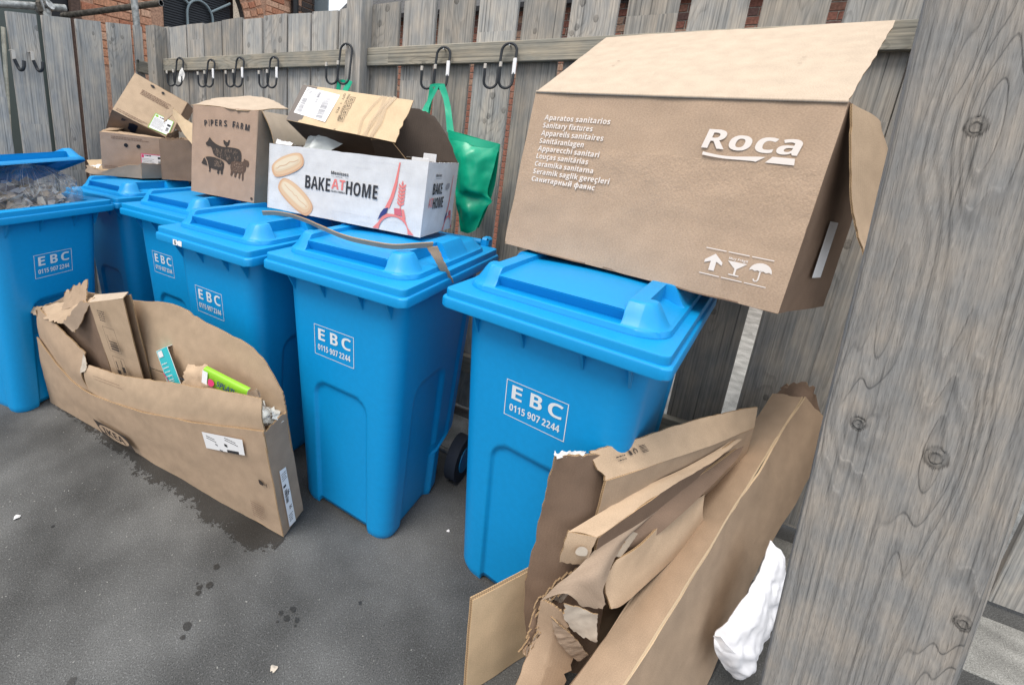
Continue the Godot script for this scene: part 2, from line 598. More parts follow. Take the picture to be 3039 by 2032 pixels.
	M.green_bag = mat(lin(0.0, 0.36, 0.21), 0.34, {"spec": 0.5})
	M.green_bag.backlight_enabled = true
	M.green_bag.backlight = lin(0.0, 0.14, 0.08)
	M.film = mat(lin(0.80, 0.83, 0.86), 0.16, {"alpha": 0.08, "spec": 0.6})
	M.film_milky = mat(lin(0.70, 0.75, 0.76), 0.45, {"alpha": 0.72})
	M.white_film = mat(lin(0.80, 0.80, 0.84), 0.35)
	M.scrap = mat(Color.WHITE, 0.8, {"vcol": true})
	# setting
	var asph := PackedByteArray()
	var N := 2048
	var c1 := noise_bytes(51, 0.11, N, N, 1, FastNoiseLite.TYPE_CELLULAR)
	var c2 := noise_bytes(52, 0.35, N, N, 2)
	var c3 := noise_bytes(53, 0.0035, N, N, 4)
	asph.resize(N * N)
	for i in N * N:
		var v := 0.50 + 0.30 * (c2[i] / 255.0 - 0.5) + 0.22 * (c3[i] / 255.0 - 0.5)
		var cell := c1[i]
		if cell < 70:
			v += (70 - cell) * 0.0018 * (1.0 if c2[i] > 120 else -0.5)
		asph[i] = int(clampf(v, 0.05, 1) * 255)
	var at := tex(asph, N, N, Image.FORMAT_L8)
	M.asphalt = mat(lin(0.385, 0.392, 0.395), 0.93, {"tex": at, "bump": at, "bump_cm": 0.35, "uv": Vector3(1 / 3.2, 1 / 3.2, 1)})
	M.asphalt_wet = mat(lin(0.13, 0.13, 0.128), 0.5, {"tex": at, "bump": at, "bump_cm": 0.3, "uv": Vector3(1 / 3.2, 1 / 3.2, 1), "spec": 0.5})
	var cc := speckle(55, 512, 512, 0.012, 0.25, 0.4, 0.45, 0.72, 0.3)
	M.concrete = mat(lin(0.50, 0.50, 0.48), 0.95, {"tex": cc, "bump": cc, "bump_cm": 0.2, "uv": Vector3(1.2, 1.2, 1)})
	var br := speckle(57, 256, 256, 0.03, 0.3, 0.3, 0.22, 0.85)
	for k in 6:
		M["red_brick_%d" % k] = mat(lin([0.66, 0.60, 0.70, 0.54, 0.64, 0.74][k], [0.33, 0.28, 0.38, 0.23, 0.34, 0.46][k], [0.20, 0.17, 0.25, 0.14, 0.22, 0.32][k]), 0.93, {"tex": br, "bump": br, "bump_cm": 0.25, "tri": true, "uv": Vector3(4, 4, 4)})
		M["old_brick_%d" % k] = mat(lin([0.34, 0.29, 0.38, 0.20, 0.33, 0.42][k], [0.15, 0.125, 0.19, 0.115, 0.165, 0.27][k], [0.11, 0.095, 0.14, 0.10, 0.12, 0.20][k]), 0.93, {"tex": br, "bump": br, "bump_cm": 0.25, "tri": true, "uv": Vector3(4, 4, 4)})
		M["dark_brick_%d" % k] = mat(lin([0.10, 0.07, 0.13, 0.085, 0.11, 0.075][k], [0.075, 0.06, 0.085, 0.07, 0.08, 0.06][k], [0.065, 0.058, 0.07, 0.065, 0.068, 0.055][k]), 0.9, {"tex": br, "bump": br, "bump_cm": 0.25, "tri": true, "uv": Vector3(4, 4, 4)})
	M.mortar_red = mat(lin(0.55, 0.33, 0.23), 0.95, {"tex": br, "tri": true, "uv": Vector3(4, 4, 4)})
	M.mortar_pale = mat(lin(0.55, 0.49, 0.42), 0.95, {"tex": br, "tri": true, "uv": Vector3(4, 4, 4)})
	M.slate = mat(lin(0.10, 0.10, 0.105), 0.75, {"tex": br, "tri": true, "uv": Vector3(4, 4, 4)})
	M.window_grey = mat(lin(0.20, 0.26, 0.29), 0.5)
	M.painted_reflection = mat(lin(0.17, 0.20, 0.21), 0.5)
	M.slat_dark = mat(lin(0.030, 0.036, 0.045), 0.4)
	M.frame_black = mat(lin(0.012, 0.013, 0.017), 0.5)
	M.drain_black = mat(lin(0.010, 0.011, 0.013), 0.32)
	M.door_green = mat(lin(0.08, 0.10, 0.095), 0.4)
	M.fascia = mat(lin(0.17, 0.21, 0.24), 0.5)

# ---------------------------------------------------------------- setting
func ground() -> void:
	var st := st_new()
	var xs := [-40.0, -3.6, 2.4, 40.0]
	var zs := [40.0, 1.0, -2.2, -40.0]
	for j in 3:
		for i in 3:
			var q := [Vector3(xs[i], 0, zs[j]), Vector3(xs[i + 1], 0, zs[j]), Vector3(xs[i + 1], 0, zs[j + 1]), Vector3(xs[i], 0, zs[j + 1])]
			var uv := []
			for p in q:
				uv.append(Vector2(p.x + 2.9, p.z + 2.96))
			quad(st, q[0], q[1], q[2], q[3], uv)
	struct("asphalt_ground", done(st), M.asphalt)
	struct("concrete_kerb_strip", box_mesh(Vector3(-3.44, -0.05, -2.07), Vector3(2.3, 0.006, -1.79), 0.003), M.concrete)
	struct("paved_alley", box_mesh(Vector3(-4.84, -0.05, -5.59), Vector3(3.0, 0.012, -2.2)), M.concrete)
	# damp patch in front of the long carton: an uneven edge, paler islands at its rim
	var n := FastNoiseLite.new()
	n.seed = 8
	n.frequency = 7.0
	n.fractal_octaves = 5
	st = st_new()
	var cell := 0.004
	for a in 400:
		for b in 90:
			var x := -2.5 + a * cell
			var z := -0.99 + b * cell
			var rightcut := 0.9 * maxf(0.0, x + 1.03)
			var edge := z + 0.896 + rightcut + 0.018 * sstep(-1.7, -2.3, x) + 0.035 * n.get_noise_2d(x, z) + 0.03 * n.get_noise_2d(x * 4.0, z * 4.0)
			if edge + rng.randf_range(-0.012, 0.012) < 0.0 and x < -0.96:
				var q := [Vector3(x, 0.0015, z + cell), Vector3(x + cell, 0.0015, z + cell), Vector3(x + cell, 0.0015, z), Vector3(x, 0.0015, z)]
				var uv := []
				for p in q:
					uv.append(Vector2(p.x + 2.9, p.z + 2.96))
				quad(st, q[0], q[1], q[2], q[3], uv)
	struct("damp_patch", done(st), M.asphalt_wet)
	var drops := [[-1.073, -0.78, 0.011], [-1.037, -0.726, 0.012], [-1.058, -0.704, 0.009], [-1.045, -0.69, 0.009], [-1.075, -0.707, 0.004], [-0.986, -0.61, 0.013], [-0.969, -0.583, 0.008], [-0.785, -0.789, 0.008], [-0.758, -0.787, 0.010], [-0.762, -0.818, 0.010], [-0.729, -0.801, 0.008], [-0.722, -0.786, 0.004], [-0.775, -0.765, 0.004], [-1.112, -0.357, 0.012], [-1.685, -0.557, 0.006], [-0.60, -0.95, 0.006]]
	for d in drops:
		st = st_new()
		var pts := PackedVector2Array()
		for k in 14:
			var r: float = d[2] * rng.randf_range(0.7, 1.15)
			pts.append(Vector2(cos(TAU * k / 14.0), sin(TAU * k / 14.0)) * r)
		var idx := Geometry2D.triangulate_polygon(pts)
		for k in range(0, idx.size(), 3):
			var v := []
			for e in 3:
				v.append(Vector3(d[0] + pts[idx[k + e]].x, 0.002, d[1] + pts[idx[k + e]].y))
			tri(st, v[0], v[1], v[2], Vector2(v[0].x, v[0].z), Vector2(v[1].x, v[1].z), Vector2(v[2].x, v[2].z))
		var o := struct("damp_spot", done(st), M.asphalt_wet)
		o.set_meta("kind", "structure")

func brick_mesh(l: float, h: float, d: float, sd: int) -> ArrayMesh:
	# a slightly uneven brick, long side along x, face at z = 0
	var r := RandomNumberGenerator.new()
	r.seed = sd
	var loops := []
	var j := func(a: float) -> float: return r.randf_range(-a, a)
	for k in 3:
		var z: float = [-d, -0.004, 0.0][k]
		var ins: float = [0.0, 0.0, 0.004][k]
		var lp := []
		for c in [Vector2(-1, -1), Vector2(1, -1), Vector2(1, 1), Vector2(-1, 1)]:
			lp.append(Vector3(c.x * (l / 2 - ins) + j.call(0.0025), c.y * (h / 2 - ins) + j.call(0.002), z + (j.call(0.002) if k == 2 else 0.0)))
		loops.append(lp)
	var st := st_new()
	for i in 2:
		for k in 4:
			quad(st, loops[i][k], loops[i][(k + 1) % 4], loops[i + 1][(k + 1) % 4], loops[i + 1][k])
	quad(st, loops[2][0], loops[2][1], loops[2][2], loops[2][3])
	return done(st)

func buildings() -> void:
	var stretch := []
	var head := []
	for k in 4:
		stretch.append(brick_mesh(0.215, 0.066, 0.03, 100 + k))
		head.append(brick_mesh(0.1025, 0.066, 0.03, 200 + k))
	# ---- red brick building with the round-headed window, face at x = -4.85
	var b := thing("brick_building", "red brick building with a round-headed window behind the fence corner", "building")
	var AY := 2.65
	var AZ := -3.74
	var AR := 0.545
	var st := st_new()
	var X := -4.862
	var zl := AZ + AR
	var zr := AZ - AR
	var uvq := func(q: Array) -> void:
		quad(st, Vector3(X, q[0], q[1]), Vector3(X, q[0], q[2]), Vector3(X, q[3], q[2]), Vector3(X, q[3], q[1]))
	uvq.call([0.0, -2.38, zl, 6.0])
	uvq.call([0.0, zr, -5.72, 6.0])
	uvq.call([0.0, zl, zr, 1.2])
	uvq.call([2.75, 1.0, -2.38, 6.0])
	uvq.call([0.0, 1.0, 0.0, 2.75])
	for k in 24:
		var a0 := PI * k / 24.0
		var a1 := PI * (k + 1) / 24.0
		quad(st, Vector3(X, AY + sin(a0) * AR, AZ + cos(a0) * AR), Vector3(X, AY + sin(a1) * AR, AZ + cos(a1) * AR), Vector3(X, 6.0, AZ + cos(a1) * AR), Vector3(X, 6.0, AZ + cos(a0) * AR))
	part("wall", done(st), M.mortar_red, b)
	part("return_wall", box_mesh(Vector3(-9.0, 0, -5.9), Vector3(-4.87, 6.0, -5.72)), M.mortar_pale, b)
	# bricks one by one where the fence lets them be seen
	var count := 0
	var rows := 0
	for r in 22:
		var y := 1.98 + r * 0.075
		var z := -2.39 - (0.0 if r % 2 == 0 else 0.11)
		var k := 0
		while z > -5.70:
			var is_head := (r % 2 == 1 and k % 3 == 2) or z - 0.215 < -5.70
			var l := 0.1025 if is_head else 0.215
			var zc := z - l / 2
			var rad := Vector2(y - AY, zc - AZ).length()
			var blocked := (absf(zc - AZ) < AR + l * 0.42 and y < AY + 0.02) or (rad < 0.545 + 0.345 and y > AY - 0.05 and not (zc > AZ + 0.3))  or (rad < AR + 0.09 and y > AY - 0.05)
			if zc < -5.08:
				blocked = blocked or zc > -5.20
			if not blocked and count < 290 and y < 3.62:
				var dark := zc < -5.18
				var mm: Material = M["%s_brick_%d" % ["dark" if dark else "red", rng.randi() % 6]]
				part("brick", (head if is_head else stretch)[rng.randi() % 4], mm, b, Vector3(-4.85 + rng.randf_range(-0.002, 0.002), y, zc), Vector3(0, PI / 2, 0))
				count += 1
			z -= l + 0.010
			k += 1
	# flared rings of headers round the arch, right-hand haunch
	for ring in 3:
		var rr := AR + 0.06 + ring * 0.113
		var nb := int(PI * 0.62 * rr / 0.082)
		for i in nb:
			var a := 0.30 * PI + PI * 0.72 * (i + 0.5 * (ring % 2)) / nb
			var c := Vector3(-4.85, AY + sin(a) * rr, AZ + cos(a) * rr)
			if c.y > 3.75:
				continue
			var o := part("arch_brick", head[rng.randi() % 4], M["red_brick_%d" % (rng.randi() % 6)], b, c, Vector3.ZERO)
			# local x along the radius, local z outwards (+x of the world)
			var rad_dir := Vector3(0, sin(a), cos(a))
			o.basis = Basis(rad_dir, Vector3.RIGHT.cross(rad_dir), Vector3.RIGHT)
			count += 1
	# window: reveal, frame, bars, dark slats behind
	st = st_new()
	var ring_strip := func(r0: float, x0: float, r1: float, x1: float) -> void:
		for k in 32:
			var a0 := PI * k / 32.0
			var a1 := PI * (k + 1) / 32.0
			quad(st, Vector3(x0, AY + sin(a0) * r0, AZ + cos(a0) * r0), Vector3(x0, AY + sin(a1) * r0, AZ + cos(a1) * r0), Vector3(x1, AY + sin(a1) * r1, AZ + cos(a1) * r1), Vector3(x1, AY + sin(a0) * r1, AZ + cos(a0) * r1))
		for s in [-1.0, 1.0]:
			quad(st, Vector3(x0, 1.2, AZ + s * r0), Vector3(x0, AY, AZ + s * r0), Vector3(x1, AY, AZ + s * r1), Vector3(x1, 1.2, AZ + s * r1))
	ring_strip.call(AR, -4.855, AR, -4.93)
	var w := part("arch_window", done(st), M.dark_brick_1, b)
	st = st_new()
	ring_strip.call(AR, -4.93, AR - 0.035, -4.94)
	ring_strip.call(AR - 0.035, -4.94, AR - 0.04, -5.0)
	part("window_frame", done(st), M.frame_black, w)
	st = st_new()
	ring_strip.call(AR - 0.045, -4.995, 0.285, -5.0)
	part("painted_reflection", done(st), M.painted_reflection, w)  # grey ring painted in for a pale reflection on the glass
	for k in 44:
		var y := 1.9 + k * 0.027
		var half := 0.49 if y < AY else sqrt(maxf(0.0, 0.49 * 0.49 - pow(y - AY, 2)))
		if half > 0.03:
			part("slat", box_mesh(Vector3(-5.035, y, AZ - minf(half, 0.46)), Vector3(-5.02, y + 0.022, AZ + half), 0.003), M.slat_dark, w, Vector3.ZERO)
	part("black_backing", box_mesh(Vector3(-5.2, 1.2, AZ - 0.54), Vector3(-5.06, 3.2, AZ + 0.54)), M.frame_black, w)  # black slab painted for the dark behind the slats
	for bars in [[0.176, 0.0], [0.0, 0.62], [0.0, 1.57], [0.0, 2.62]]:
		st = st_new()
		var pts := []
		if bars[0] > 0.0:
			pts = [Vector3(-4.985, 1.3, AZ + 0.17)]
			for k in 17:
				pts.append(Vector3(-4.985, AY + sin(PI * k / 16.0) * 0.172, AZ + cos(PI * k / 16.0) * 0.17))
			pts.append(Vector3(-4.985, 1.3, AZ - 0.17))
		else:
			var a: float = bars[1]
			pts = [Vector3(-4.985, AY + sin(a) * 0.175, AZ + cos(a) * 0.175), Vector3(-4.985, AY + sin(a) * 0.50, AZ + cos(a) * 0.50)]
		tube(st, pts, 0.014, 8)
		part("glazing_bar", done(st, true), M.window_grey, w)
	st = st_new()
	tube(st, [Vector3(-4.80, 0.0, -5.115), Vector3(-4.80, 6.0, -5.115)], 0.052, 16)
	var dp := part("drainpipe", done(st, true), M.drain_black, b)
	for y in [1.2, 2.9]:
		st = st_new()
		tube(st, [Vector3(-4.80, y, -5.115), Vector3(-4.80, y + 0.06, -5.115)], 0.06, 16)
		part("pipe_collar", done(st, true), M.drain_black, dp)
	var d := part("door", box_mesh(Vector3(-5.05, 0, -2.14), Vector3(-5.0, 2.75, -0.9)), M.door_green, b)
	part("door_frame", box_mesh(Vector3(-5.0, 0, -2.30), Vector3(-4.90, 2.75, -2.13), 0.004), M.frame_black, d)
	part("reveal", box_mesh(Vector3(-5.1, 0, -2.38), Vector3(-4.853, 2.75, -2.302)), M.dark_brick_2, b)
	# ---- low brick outbuilding with a slate roof, face at z = -5.6
	var o2 := thing("brick_outbuilding", "low old brick outbuilding with a dark slate roof seen through the fence gaps", "building")
	part("wall", box_mesh(Vector3(-4.55, 0, -5.9), Vector3(3.0, 2.95, -5.612)), M.mortar_pale, o2)
	var spots := []
	for r in 39:
		var y := 0.045 + r * 0.075
		var x := -4.5 + (0.0 if r % 2 == 0 else 0.11)
		while x < 1.6:
			spots.append(Vector3(x + 0.1075, y, -5.6))
			x += 0.225
	# those highest up show through the gaps one by one; the rest sits behind boards and bins
	var singles := 0
	var mm_at := []
	spots.reverse()
	for p in spots:
		if singles < 296 and p.x > -3.9 and p.x < 1.1:
			part("brick", stretch[rng.randi() % 4], M["old_brick_%d" % (rng.randi() % 6)], o2, p + Vector3(0, 0, rng.randf_range(-0.002, 0.002)))
			singles += 1
		else:
			mm_at.append(p)
	var mm := MultiMesh.new()
	mm.transform_format = MultiMesh.TRANSFORM_3D
	mm.mesh = stretch[0]
	mm.instance_count = mm_at.size()
	for i in mm_at.size():
		mm.set_instance_transform(i, Transform3D(Basis(), mm_at[i]))
	var mi := MultiMeshInstance3D.new()
	mi.name = "brickwork"
	mi.multimesh = mm
	mi.material_override = M.old_brick_0
	mi.set_meta("kind", "stuff")
	o2.add_child(mi, true)
	var roof := part("roof", box_mesh(Vector3(-4.6, 0, -0.08), Vector3(3.0, 3.0, -0.05)), M.slate, o2, Vector3(0, 2.96, -5.50), Vector3(deg_to_rad(-52), 0, 0))
	var slate_mesh := box_mesh(Vector3(-0.147, 0, -0.006), Vector3(0.147, 0.30, 0.004), 0.002)
	for r in 4:
		for k in 22:
			part("slate", slate_mesh, M.slate, roof, Vector3(-4.45 + k * 0.30 + (r % 2) * 0.15, r * 0.2, -0.03 + rng.randf_range(0, 0.003)), Vector3(0.03, 0, rng.randf_range(-0.01, 0.01)))
	part("gutter", box_mesh(Vector3(-4.6, 2.90, -5.50), Vector3(3.0, 2.97, -5.42), 0.01), M.frame_black, o2)
	part("bargeboard", box_mesh(Vector3(-4.80, 3.05, -5.55), Vector3(-4.56, 3.45, -5.52)), M.fascia, o2)
	# ---- scaffold tubes over the side fence
	var tubes := [
		["scaffold_standard", [Vector3(-3.82, 0.0, -1.645), Vector3(-3.82, 2.9, -1.66)], "galv", "upright scaffold tube standing behind the side fence with a coupler"],
		["scaffold_ledger", [Vector3(-3.88, 2.03, -0.90), Vector3(-3.88, 2.185, -1.80)], "galv", "pale level scaffold tube crossing the upright above the side fence"],
		["scaffold_brace", [Vector3(-4.78, 2.29, -2.19), Vector3(-3.70, 2.36, -2.42)], "galv_dirty", "dirty scaffold tube with an open end pointing over the fence corner"],
		["scaffold_strut", [Vector3(-3.60, 0.9, -2.19), Vector3(-3.64, 2.44, -2.16)], "galv", "bright scaffold tube rising at the corner under the open tube end"]]
	for t in tubes:
		var s := thing(t[0], t[3], "scaffold tube", Vector3.ZERO)
		var st2 := st_new()
		var a: Vector3 = t[1][0]
		var e: Vector3 = t[1][1]
		tube(st2, [a, e], 0.0242, 20, false)
		var dir := (e - a).normalized()
		part("tube", done(st2, true), M[t[2]], s)
		st2 = st_new()
		tube(st2, [a + dir * 0.002, e - dir * 0.002], 0.0205, 20, false)
		part("bore", done(st2, true), M.frame_black, s)
		st2 = st_new()
		var side := dir.cross(Vector3(0.3, 1, 0.2)).normalized()
		var up := side.cross(dir)
		for k in 20:
			var d0 := side * cos(TAU * k / 20.0) + up * sin(TAU * k / 20.0)
			var d1 := side * cos(TAU * (k + 1) / 20.0) + up * sin(TAU * (k + 1) / 20.0)
			quad(st2, e + d0 * 0.0205, e + d1 * 0.0205, e + d1 * 0.0242, e + d0 * 0.0242)
		part("tube_end", done(st2), M.steel, s)
		var cps := {"scaffold_standard": Vector3(-3.84, 2.155, -1.65), "scaffold_strut": Vector3(-3.655, 2.395, -2.235)}
		if cps.has(t[0]):
			var c := part("coupler", box_mesh(Vector3(-0.035, -0.04, -0.035), Vector3(0.035, 0.04, 0.035), 0.012), M.galv_dirty, s, cps[t[0]], Vector3(0.2, 0.5, 0.1))
			st2 = st_new()
			tube(st2, [Vector3(0.03, -0.03, 0.045), Vector3(0.03, 0.075, 0.045)], 0.008, 8)
			part("bolt", done(st2, true), M.steel, c)
			st2 = st_new()
			tube(st2, [Vector3(-0.05, -0.022, 0.0), Vector3(0.05, 0.01, 0.0)], 0.032, 12)
			part("band", done(st2, true), M.steel, c)

# ---------------------------------------------------------------- fences
func plank(w: float, h: float, d: float, uvo: Vector2, skew: float, bow: float) -> ArrayMesh:
	# a board standing on y = 0, front face at z = 0, with eased edges, a slight bow and a slightly crooked top
	var prof := [Vector2(-w / 2, -0.003), Vector2(-w / 2 + 0.003, 0), Vector2(-w / 6, 0), Vector2(w / 6, 0), Vector2(w / 2 - 0.003, 0), Vector2(w / 2, -0.003), Vector2(w / 2, -d), Vector2(-w / 2, -d)]
	var st := st_new()
	var seg := 6
	var n := prof.size()
	var at := func(i: int, j: int) -> Vector3:
		var p: Vector2 = prof[i % n]
		var t := float(j) / seg
		var y := h * t + (skew * p.x / w if j == seg else 0.0)
		return Vector3(p.x + bow * sin(t * 5.0) * 0.6, y, p.y + bow * sin(t * 3.1 + 1.0))
	for j in seg:
		var run := 0.0
		for i in n:
			var l: float = prof[i].distance_to(prof[(i + 1) % n])
			var q := [at.call(i, j), at.call(i + 1, j), at.call(i + 1, j + 1), at.call(i, j + 1)]
			quad(st, q[0], q[1], q[2], q[3], [Vector2(run, -q[0].y) + uvo, Vector2(run + l, -q[1].y) + uvo, Vector2(run + l, -q[2].y) + uvo, Vector2(run, -q[3].y) + uvo])
			run += l
	var top := []
	for i in n:
		top.append(at.call(i, seg))
	for i in range(1, n - 1):
		tri(st, top[0], top[i], top[i + 1], uvo, uvo + Vector2(0.01, 0), uvo + Vector2(0, 0.01))
	return done(st)

func fences() -> void:
	var f := thing("back_fence", "long grey weathered board fence behind the row of bins", "fence")
	var edges := [[-3.40, -3.206], [-3.201, -3.015], [-3.005, -2.833], [-2.824, -2.650], [-2.642, -2.456], [-2.449, -2.281], [-2.264, -2.075], [-2.064, -1.892], [-1.878, -1.694], [-1.684, -1.50], [-1.49, -1.304], [-1.277, -1.099], [-1.079, -0.901], [-0.876, -0.694], [-0.670, -0.495], [-0.468, -0.284], [-0.254, -0.077], [-0.040, 0.139], [0.176, 0.358], [0.402, 0.583], [0.585, 0.765], [0.767, 0.965], [0.985, 1.16], [1.19, 1.37], [1.395, 1.57], [1.60, 1.78], [1.80, 1.98]]
	for e in edges:
		var w: float = e[1] - e[0]
		var k := rng.randi() % 9
		var hgt := 2.075 + rng.randf_range(-0.006, 0.006)
		part("board", plank(w, hgt, 0.021, Vector2(rng.randf_range(0, 0.25), rng.randf_range(0, 2.0)), rng.randf_range(-0.008, 0.008), rng.randf_range(-0.004, 0.004)), M["board_%d" % k], f, Vector3((e[0] + e[1]) / 2, 0.022, -2.139 + rng.randf_range(-0.003, 0.0)))
	var rails := [[-3.30, -1.57, 1.880, 1.797], [-1.46, 0.62, 1.881, 1.793], [0.62, 2.0, 1.881, 1.793], [-3.30, -1.57, 0.34, 0.25], [-1.46, 0.30, 0.34, 0.25]]
	for r in rails:
		part("rail", plank(r[2] - r[3], r[1] - r[0], 0.036, Vector2(rng.randf() * 0.2, rng.randf()), 0.0, 0.002), M["rail_%d" % (rng.randi() % 3)], f, Vector3(r[0], (r[2] + r[3]) / 2, -2.101), Vector3(0, 0, -PI / 2))
	# posts: corner and middle, standing proud of the rails
	part("fence_post", plank(0.10, 2.09, 0.10, Vector2(0.02, 0.3), 0.0, 0.0), M.board_4, f, Vector3(-3.28, 0, -2.045))
	part("fence_post", plank(0.097, 2.15, 0.097, Vector2(0.07, 0.9), 0.0, 0.0), M.board_6, f, Vector3(-1.512, 0, -2.040))
	# a hook nail and the dark joints are left to the hooks themselves
	var s := thing("side_fence", "shorter grey board fence with wide gaps at left, running to the corner post", "fence")
	var zs := [[-2.044, -1.879], [-1.838, -1.679], [-1.649, -1.486], [-1.456, -1.302], [-1.250, -1.09], [-1.05, -0.88], [-0.84, -0.67], [-0.63, -0.46], [-0.42, -0.25], [-0.21, -0.04]]
	for e in zs:
		var w: float = e[1] - e[0]
		var zc: float = (e[0] + e[1]) / 2
		var top := 2.106 - (zc + 2.04) * 0.116
		part("board", plank(w, top - 0.02, 0.021, Vector2(rng.randf_range(0, 0.25), rng.randf_range(0, 2.0)), 0.116 * w, rng.randf_range(-0.003, 0.003)), M["board_%d" % (2 + 3 * (rng.randi() % 3))], s, Vector3(-3.503, 0.02, zc), Vector3(0, PI / 2, 0))
	part("board", plank(0.06, 2.09, 0.021, Vector2(0.1, 0.4), 0.0, 0.0), M.board_2, s, Vector3(-3.503, 0.02, -2.098), Vector3(0, PI / 2, 0))
	for r in [1.838, 0.30]:
		part("rail", plank(0.084, 2.0, 0.036, Vector2(0.05, 0.2), 0.0, 0.002), M.rail_1, s, Vector3(-3.465, r - 0.006, -2.06), Vector3(0, PI / 2, -PI / 2 - 0.106))
	var e2 := thing("added_end_fence", "added board fence darkening the corner at the right-hand end, mostly hidden by the near post", "fence")  # added fence, keeps side light out of the corner
	var ez := -2.12
	while ez < -1.40:
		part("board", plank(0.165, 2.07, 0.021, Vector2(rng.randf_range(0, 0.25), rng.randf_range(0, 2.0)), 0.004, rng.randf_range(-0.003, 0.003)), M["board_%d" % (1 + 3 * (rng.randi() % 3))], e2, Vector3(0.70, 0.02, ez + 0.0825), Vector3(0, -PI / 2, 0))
		ez += 0.185
	for r in [1.838, 0.30]:
		part("rail", plank(0.084, 0.88, 0.036, Vector2(0.05, 0.2), 0.0, 0.002), M.rail_1, e2, Vector3(0.664, r, -1.25), Vector3(0, -PI / 2, -PI / 2))
	# pale lath standing in a gap of the side fence
	var st := st_new()
	tube(st, [Vector3(-3.515, 0.9, -1.215), Vector3(-3.515, 1.93, -1.283)], 0.011, 4)
	single("pale_lath", done(st), M.lath, "thin pale unweathered lath standing in a gap of the side fence", "lath")
	# near post: leans 3.3 degrees to the left and is turned a little
	var p := thing("gate_post", "thick grey wooden post with deep grain and knots, closest to the camera at right", "post", Vector3(0.281, 0.0, -0.500), Vector3(0, deg_to_rad(-20.0), deg_to_rad(3.1)))
	st = st_new()
	var W := 0.115
	var D := 0.10
	var prof := [Vector2(-W / 2, -0.005), Vector2(-W / 2 + 0.0015, -0.0015), Vector2(-W / 2 + 0.005, 0)]
	for k in range(1, 8):
		prof.append(Vector2(-W / 2 + W * k / 8.0, 0))
	prof.append_array([Vector2(W / 2 - 0.004, 0), Vector2(W / 2, -0.004), Vector2(W / 2, -D), Vector2(-W / 2, -D)])
	var nz := FastNoiseLite.new()
	nz.seed = 4
	nz.frequency = 3.0
	var rows := []
	for j in 61:
		var y := 2.3 * j / 60.0
		var row := []
		for i in prof.size():
			var q: Vector2 = prof[i]
			var rough := 0.0016 * nz.get_noise_2d(q.x * 40.0 + q.y * 20.0, y * 1.2)
			row.append(Vector3(q.x + rough, y, q.y + rough))
		rows.append(row)
	for j in 60:
		var run := 0.0
		for i in prof.size():
			var i2 := (i + 1) % prof.size()
			var l: float = prof[i].distance_to(prof[i2])
			var v0: float = -(rows[j][i].y - 0.80)
			var v1: float = -(rows[j + 1][i].y - 0.80)
			quad(st, rows[j][i], rows[j][i2], rows[j + 1][i2], rows[j + 1][i], [Vector2(run, v0), Vector2(run + l, v0), Vector2(run + l, v1), Vector2(run, v1)])
			run += l
	for i in range(1, prof.size() - 1):
		tri(st, rows[60][0], rows[60][i], rows[60][i + 1])
	part("shaft", smooth_by_angle(done(st), 30.0), M.near_post, p)

# ---------------------------------------------------------------- wheelie bins
# local axes: x right seen from the front, z towards the front, lip front at z = 0
var bin_body: ArrayMesh
var bin_rim: ArrayMesh
var bin_lid: ArrayMesh
var bin_inner: ArrayMesh

func bin_front(y: float) -> float:
	return -0.050 - (0.975 - y) * 0.074

func rr_dist(x: float, y: float, hx: float, hy: float, r: float) -> float:
	var q := Vector2(absf(x) - hx + r, absf(y) - hy + r)
	return Vector2(maxf(q.x, 0), maxf(q.y, 0)).length() + minf(maxf(q.x, q.y), 0.0) - r

